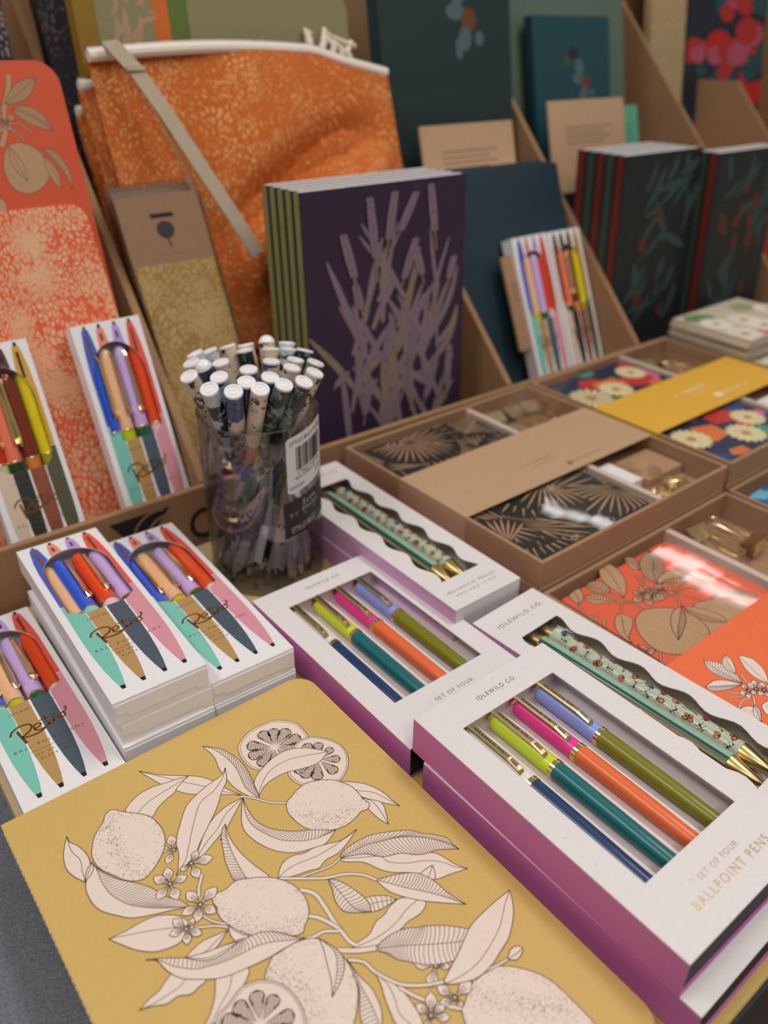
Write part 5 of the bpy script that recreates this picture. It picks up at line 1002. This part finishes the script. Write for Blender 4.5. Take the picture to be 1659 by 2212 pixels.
pouch(.2830, .580, .08, .343, -.690, 'second orange zip pouch, its pale corner showing left behind the first', False, False)
pouch(.2825, .56, .05, .320, -.712, 'third orange zip pouch, lowest pale corner at the left behind the others', False, False)
# purple lavender notebooks
PUR = pm('aubergine_cover', '33203a', .6, var=.03); LIME = pm('lime_dotted_spine', '8a8a50', .7, var=.25, scale=600)
def lav(mb, z, W, H):
    R = random.Random(12)
    def st(P, w, m): mb.stroke(smooth([(min(.955, a)*W, min(.97, b)*H) for a, b in P], 5), w, z+st.k, m, taper=lambda t: .25+.75*sin(pi*min(1, t*.9+.1))); st.k += 1e-5
    st.k = 0
    for i in range(78):
        bx, by = R.uniform(.2, .84), R.uniform(.02, .60); a = R.gauss(1.57, .42); l = R.uniform(.14, .32); c = R.choice((-1, 1))*R.uniform(.03, .10)
        st([(bx, by), (bx+cos(a)*l*.5+c, by+sin(a)*l*.5), (bx+cos(a)*l+c*2.2, by+sin(a)*l)], R.uniform(.0042, .0078), R.choice((1, 1, 2)))
    for i, (bx, by, tx, ty) in enumerate([(.30, .63, .22, .84), (.42, .66, .38, .95), (.47, .74, .53, .96), (.52, .78, .66, .95), (.55, .6, .66, .79), (.80, .74, .76, .97), (.72, .62, .66, .76), (.88, .6, .92, .70), (.32, .55, .28, .66), (.12, .30, .2, .35), (.24, .24, .38, .29), (.42, .3, .5, .5), (.6, .25, .66, .45), (.3, .12, .34, .28), (.7, .1, .8, .3), (.88, .12, .9, .35)]):
        for k in range(11):
            t = .35+.65*k/10; x, y = bx+(tx-bx)*t, by+(ty-by)*t; r = .0036*(1.15-.6*abs(t-.65))
            for sg in (-1, 1): mb.poly([((x*W)+sg*r*.5+r*.8*cos(q*.9), y*H+r*.75*sin(q*.9)) for q in range(7)], z+.0012+1e-5*k, 1)
        mb.stroke([(bx*W, by*H), ((bx+(tx-bx)*.5)*W, (by+(ty-by)*.5)*H)], .002, z+.0011, 2)
for k in range(5):
    lbook('aubergine notebook with pale lavender drawing, front one of the row' if k == 0 else 'aubergine notebook with lime spine, number %d behind the lavender front one' % (k+1), -.602-.0110*k, .3890-.0012*k, .5780-.0012*k, .2565, .0108, PUR, 'aubergine notebooks', T=1.52, mats=[PUR, pm('lavender_print', '857280', .7), pm('tan_stem_print', '8c7868', .7)], spine=LIME, deco=lav if k == 0 else None, r=0, yaw=0)
# teal notebooks, kraft cards
TEAL = pm('dark_teal_cover', '1a323e', .55, var=.03)
for k in range(3):
    lbook('plain dark teal notebook in the middle bay, %s' % ('front one', 'second one', 'third one')[k], -.632-.0125*k, .634-.001*k, .8300, .252, .011, TEAL, 'dark teal notebooks', T=1.2)
def cardlet(label, q, s, p0, W, H, mat, z0=-.378, name='kraft_card', cat='card'):
    M = lean(q, s, p0, z0, 1.3 if z0 > -.3 else TL, .003); mb = MB(); mb.plate(rrect(0, W, -H, 0, (.002,)*4, 2), 0, .003)
    for i in range(4): mb.box(W*.2, W*(.8-.1*(i % 2)), -H*.3-i*.006, -H*.3-i*.006+.0012, .003, .0031, 1)
    o = mb.build(name, [mat, pm('grey_print', '5d4d40', .7)], None); o.matrix_world = M; return tag(o, label, cat)
cardlet('small kraft card peeking out left of the two cartons in the middle bay', 0.694, .162, -.606, .040, .11, KRAFT, name='kraft_card')
# dark floral notebooks with red spines
DK = pm('black_green_cover', '182022', .55, var=.05); TLF = pm('teal_leaf_print', '2f4846', .7); RUST = pm('rust_flower_print', '5a2c1c', .7); REDS = pm('red_spine', '6e201c', .6); GRS = pm('green_spine', '34483e', .6)
def darkdeco(mb, z, W, H):
    R = random.Random(int(W*9999)); k = 0
    for i in range(26):
        x, y = R.uniform(.12, .9)*W, R.uniform(.03, .9)*H; a = R.gauss(1.1, .5); l = R.uniform(.03, .08); x2, y2 = x+cos(a)*l, y+sin(a)*l; k += 1e-5
        x2 = min(W-.002, max(.012, x2)); y2 = min(H-.004, y2); mb.stroke(smooth([(x, y), ((x+x2)/2+.004, (y+y2)/2), (x2, y2)]), R.uniform(.007, .013), z+k, 1, taper=lambda t: sin(pi*t)+.02)
    for i in range(9):
        x, y = R.uniform(.2, .8)*W, R.uniform(.1, .85)*H; r = R.uniform(.006, .012); mb.poly([(x+r*cos(q*.7), y+r*1.2*sin(q*.7)) for q in range(9)], z+.0004+i*1e-5, 2)
for k in range(5):
    lbook('black floral notebook with %s spine in the right bay, %s' % (('red', 'green')[k % 2], ('front one of the left group', 'second from front', 'third from front', 'fourth from front', 'rearmost')[k]), -.618-.0145*k, .8470, .9990-.002*k, .251, .0140, DK, 'black floral notebooks', mats=[DK, TLF, RUST], spine=(REDS, GRS)[k % 2], T=1.51, deco=darkdeco if k == 0 else None)
for k in range(2):
    lbook('black floral notebook at the right end of the right bay, %s' % ('front one', 'rear one')[k], -.596-.0145*k, 1.0030-.0005*k, 1.150, .246, .0140, DK, 'black floral notebooks', mats=[DK, TLF, RUST], spine=(REDS, GRS)[k % 2], T=1.51, deco=darkdeco if k == 0 else None)
lbook('red floral notebook behind the last divider at the right edge', -.61, 1.195, 1.355, .235, .014, pm('crimson_cover', '8e2a2c', .6), None)
# ------------------------------------------------------------------ upper row
def up(label, q0, q1, s1, th, cover, p0=-.775, **k): return lbook(label, p0, q0, q1, s1, th, cover, z0=-.2155, **k)
NAVY = leafy('navy_leaf_print', '2b2944', '9a8a78', 230, .10)
up('navy notebook with small pale leaves at the top left corner', .140, .2465, .33, .016, NAVY, p0=-.842, T=1.5)
up('navy leaf notebook right of the long divider, behind the pouches', .2860, .3170, .33, .020, leafy('navy_small_print', '2f2b38', '6f6458', 300, .14), spine=pm('navy_spine', '2a2838'), p0=-.822, T=1.3)
def greendeco(mb, z, W, H):
    R = random.Random(int(W*1e4))
    for i in range(16):
        x, y = R.uniform(.15, .85)*W, R.uniform(.55, .75)*H; a = R.gauss(1.4, .5); l = R.uniform(.015, .035)
        mb.stroke(smooth([(x, y), (x+cos(a)*l*.5+.003, y+sin(a)*l*.5), (min(W-.003, x+cos(a)*l), y+sin(a)*l)]), .005, z+i*1e-5, 1, taper=lambda t: sin(pi*t)+.05)
GRN = pm('olive_green_cover', '8c855c', .65, var=.03)
up('olive green notebook with pinkish leaves and gold spine, behind the zip pouches', .3090, .3610, .34, .018, GRN, T=1.45, p0=-.78, spine=pm('gold_spine', '9a7410', .6), mats=[GRN, pm('pink_tan_print', 'b08e72', .7)], deco=greendeco)
for lab, q0, q1, c in (('narrow ochre notebook edge', .2905, .3078, '8f6c12'), ('narrow orange notebook', .3620, .3765, 'cf6a24'), ('narrow leaf green notebook', .3775, .3945, '5f7430')):
    up(lab+' standing behind the orange zip pouch', q0, q1, .34, .016, pm('slim_'+c, c, .65), T=1.45, p0=-.78)
up('wide olive green notebook with rounded corner behind the orange pouch', .3960, .5760, .246, .016, GRN, T=1.45, p0=-.78, mats=[GRN, pm('pink_tan_print', 'b08e72', .7)], deco=greendeco, r=.022)
# bunch of white silicone-free fabric tags on the pouch corner
for k in range(5):
    mb = MB(); P = [(0, 0, 0), (.006*sin(k), .010, .002), (.011*sin(k*1.7), .020+.003*(k % 2), -.001), (.014*sin(k*2.3)+.004, .014, .003)]; mb.tube(P, lambda t: .0045*(1-.5*t), 7)
    o = mb.build('ribbon_tassel', pm('cream_tassel', 'e6d8c6', .85, var=.06), None, True); o.matrix_world = lean(.520+.012*k, .372-.003*k, -.676, -.378, 1.25); tag(o, 'cream ribbon tassel at the right end above the orange pouch, %s of the bunch' % ('leftmost', 'second', 'middle', 'fourth', 'rightmost')[k], 'tassel', 'cream tassels on the pouches')
TEA1 = pm('deep_teal_cover', '17302f', .6, var=.04)
def motif(mb, z, W, H):
    s = W/.2; k = lambda x, y, rx, ry, m: mb.poly([(x*W+rx*s*cos(q*.6), y*H+ry*s*sin(q*.6)) for q in range(10)], z+k_.i, m) or setattr(k_, 'i', k_.i+1e-5)
    class k_: i = 0
    k(.42, .78, .010, .013, 1); k(.50, .81, .014, .010, 2); k(.58, .74, .013, .014, 3); k(.56, .68, .015, .009, 3); k(.66, .655, .012, .013, 4); k(.63, .60, .010, .013, 3); k(.58, .57, .006, .012, 3); k(.74, .60, .007, .008, 3)
MOT = [pm('moss_print', '3e4a34', .7), pm('indigo_print', '1d1c38', .7), pm('slate_print', '4c6268', .7), pm('copper_print', '6a3a26', .7)]
up('large deep teal notebook with a small dark bird motif, top centre', .6250, .8260, .34, .018, TEA1, T=1.4, mats=[TEA1]+MOT, deco=motif, spine=pm('teal_blue_spine', '1c3c48'), p0=-.78)
TEA2 = pm('mid_teal_cover', '15444e', .55, var=.03)
up('teal notebook with a small dark bird motif, right of the large deep teal one', .8870, 1.038, .232, .014, TEA2, mats=[TEA2]+MOT, deco=motif, p0=-.79, T=1.35)
up('pale green patterned notebook behind the teal one, its edges showing above', .8700, 1.100, .35, .014, pm('grey_green_cover', '5a6c60', .6), p0=-.815, T=1.35)
cardlet('wide kraft card standing before the large deep teal notebook', .6452, .121, -.735, .146, .10, KRAFTL, z0=-.2155)
cardlet('kraft card standing before the smaller teal notebook', .8570, .139, -.735, .148, .11, KRAFTL, z0=-.2155)
cardlet('small jade green card beside the kraft card in the right bay', 1.003, .128, -.742, .040, .085, pm('jade_card', '5aa888', .6), z0=-.2155, name='green_card')
CREAM = pm('cream_linen_cover', 'b59c74', .8, var=.12, scale=120)
for k in range(3):
    up('tall cream notebook behind the far divider, %s' % ('left one', 'middle one', 'right one')[k], 1.233+.030*k, 1.262+.030*k, .34+.006*k, .014, CREAM, p0=-.88, T=1.42, group='cream notebooks')
def redfl(mb, z, W, H):
    R = random.Random(77)
    for i in range(80):
        x, y = R.uniform(.03, .95)*W, R.uniform(.05, .95)*H; r = R.uniform(.012, .030); a = R.uniform(0, 3); m = R.choice((1, 1, 2, 2, 3, 4))
        mb.poly([(min(W, max(0, x+r*cos(q*.5+a)*1.3)), min(H, max(0, y+r*sin(q*.5+a)*.8))) for q in range(12)], z+i*1.5e-5, m)
up('navy notebook with big red and pink flowers, top right corner', 1.3270, 1.56, .36, .018, None, T=1.42, mats=[pm('ink_navy_cover', '1a2430', .6), pm('crimson_flower', 'b32a2a', .6), pm('rose_flower', 'b25064', .6), pm('dark_leaf', '1f4a4c', .6), pm('scarlet_flower', 'c21818', .6)], spine=pm('ink_navy_cover', '1a2430'), deco=redfl, p0=-.88)
bpy.context.view_layer.update()
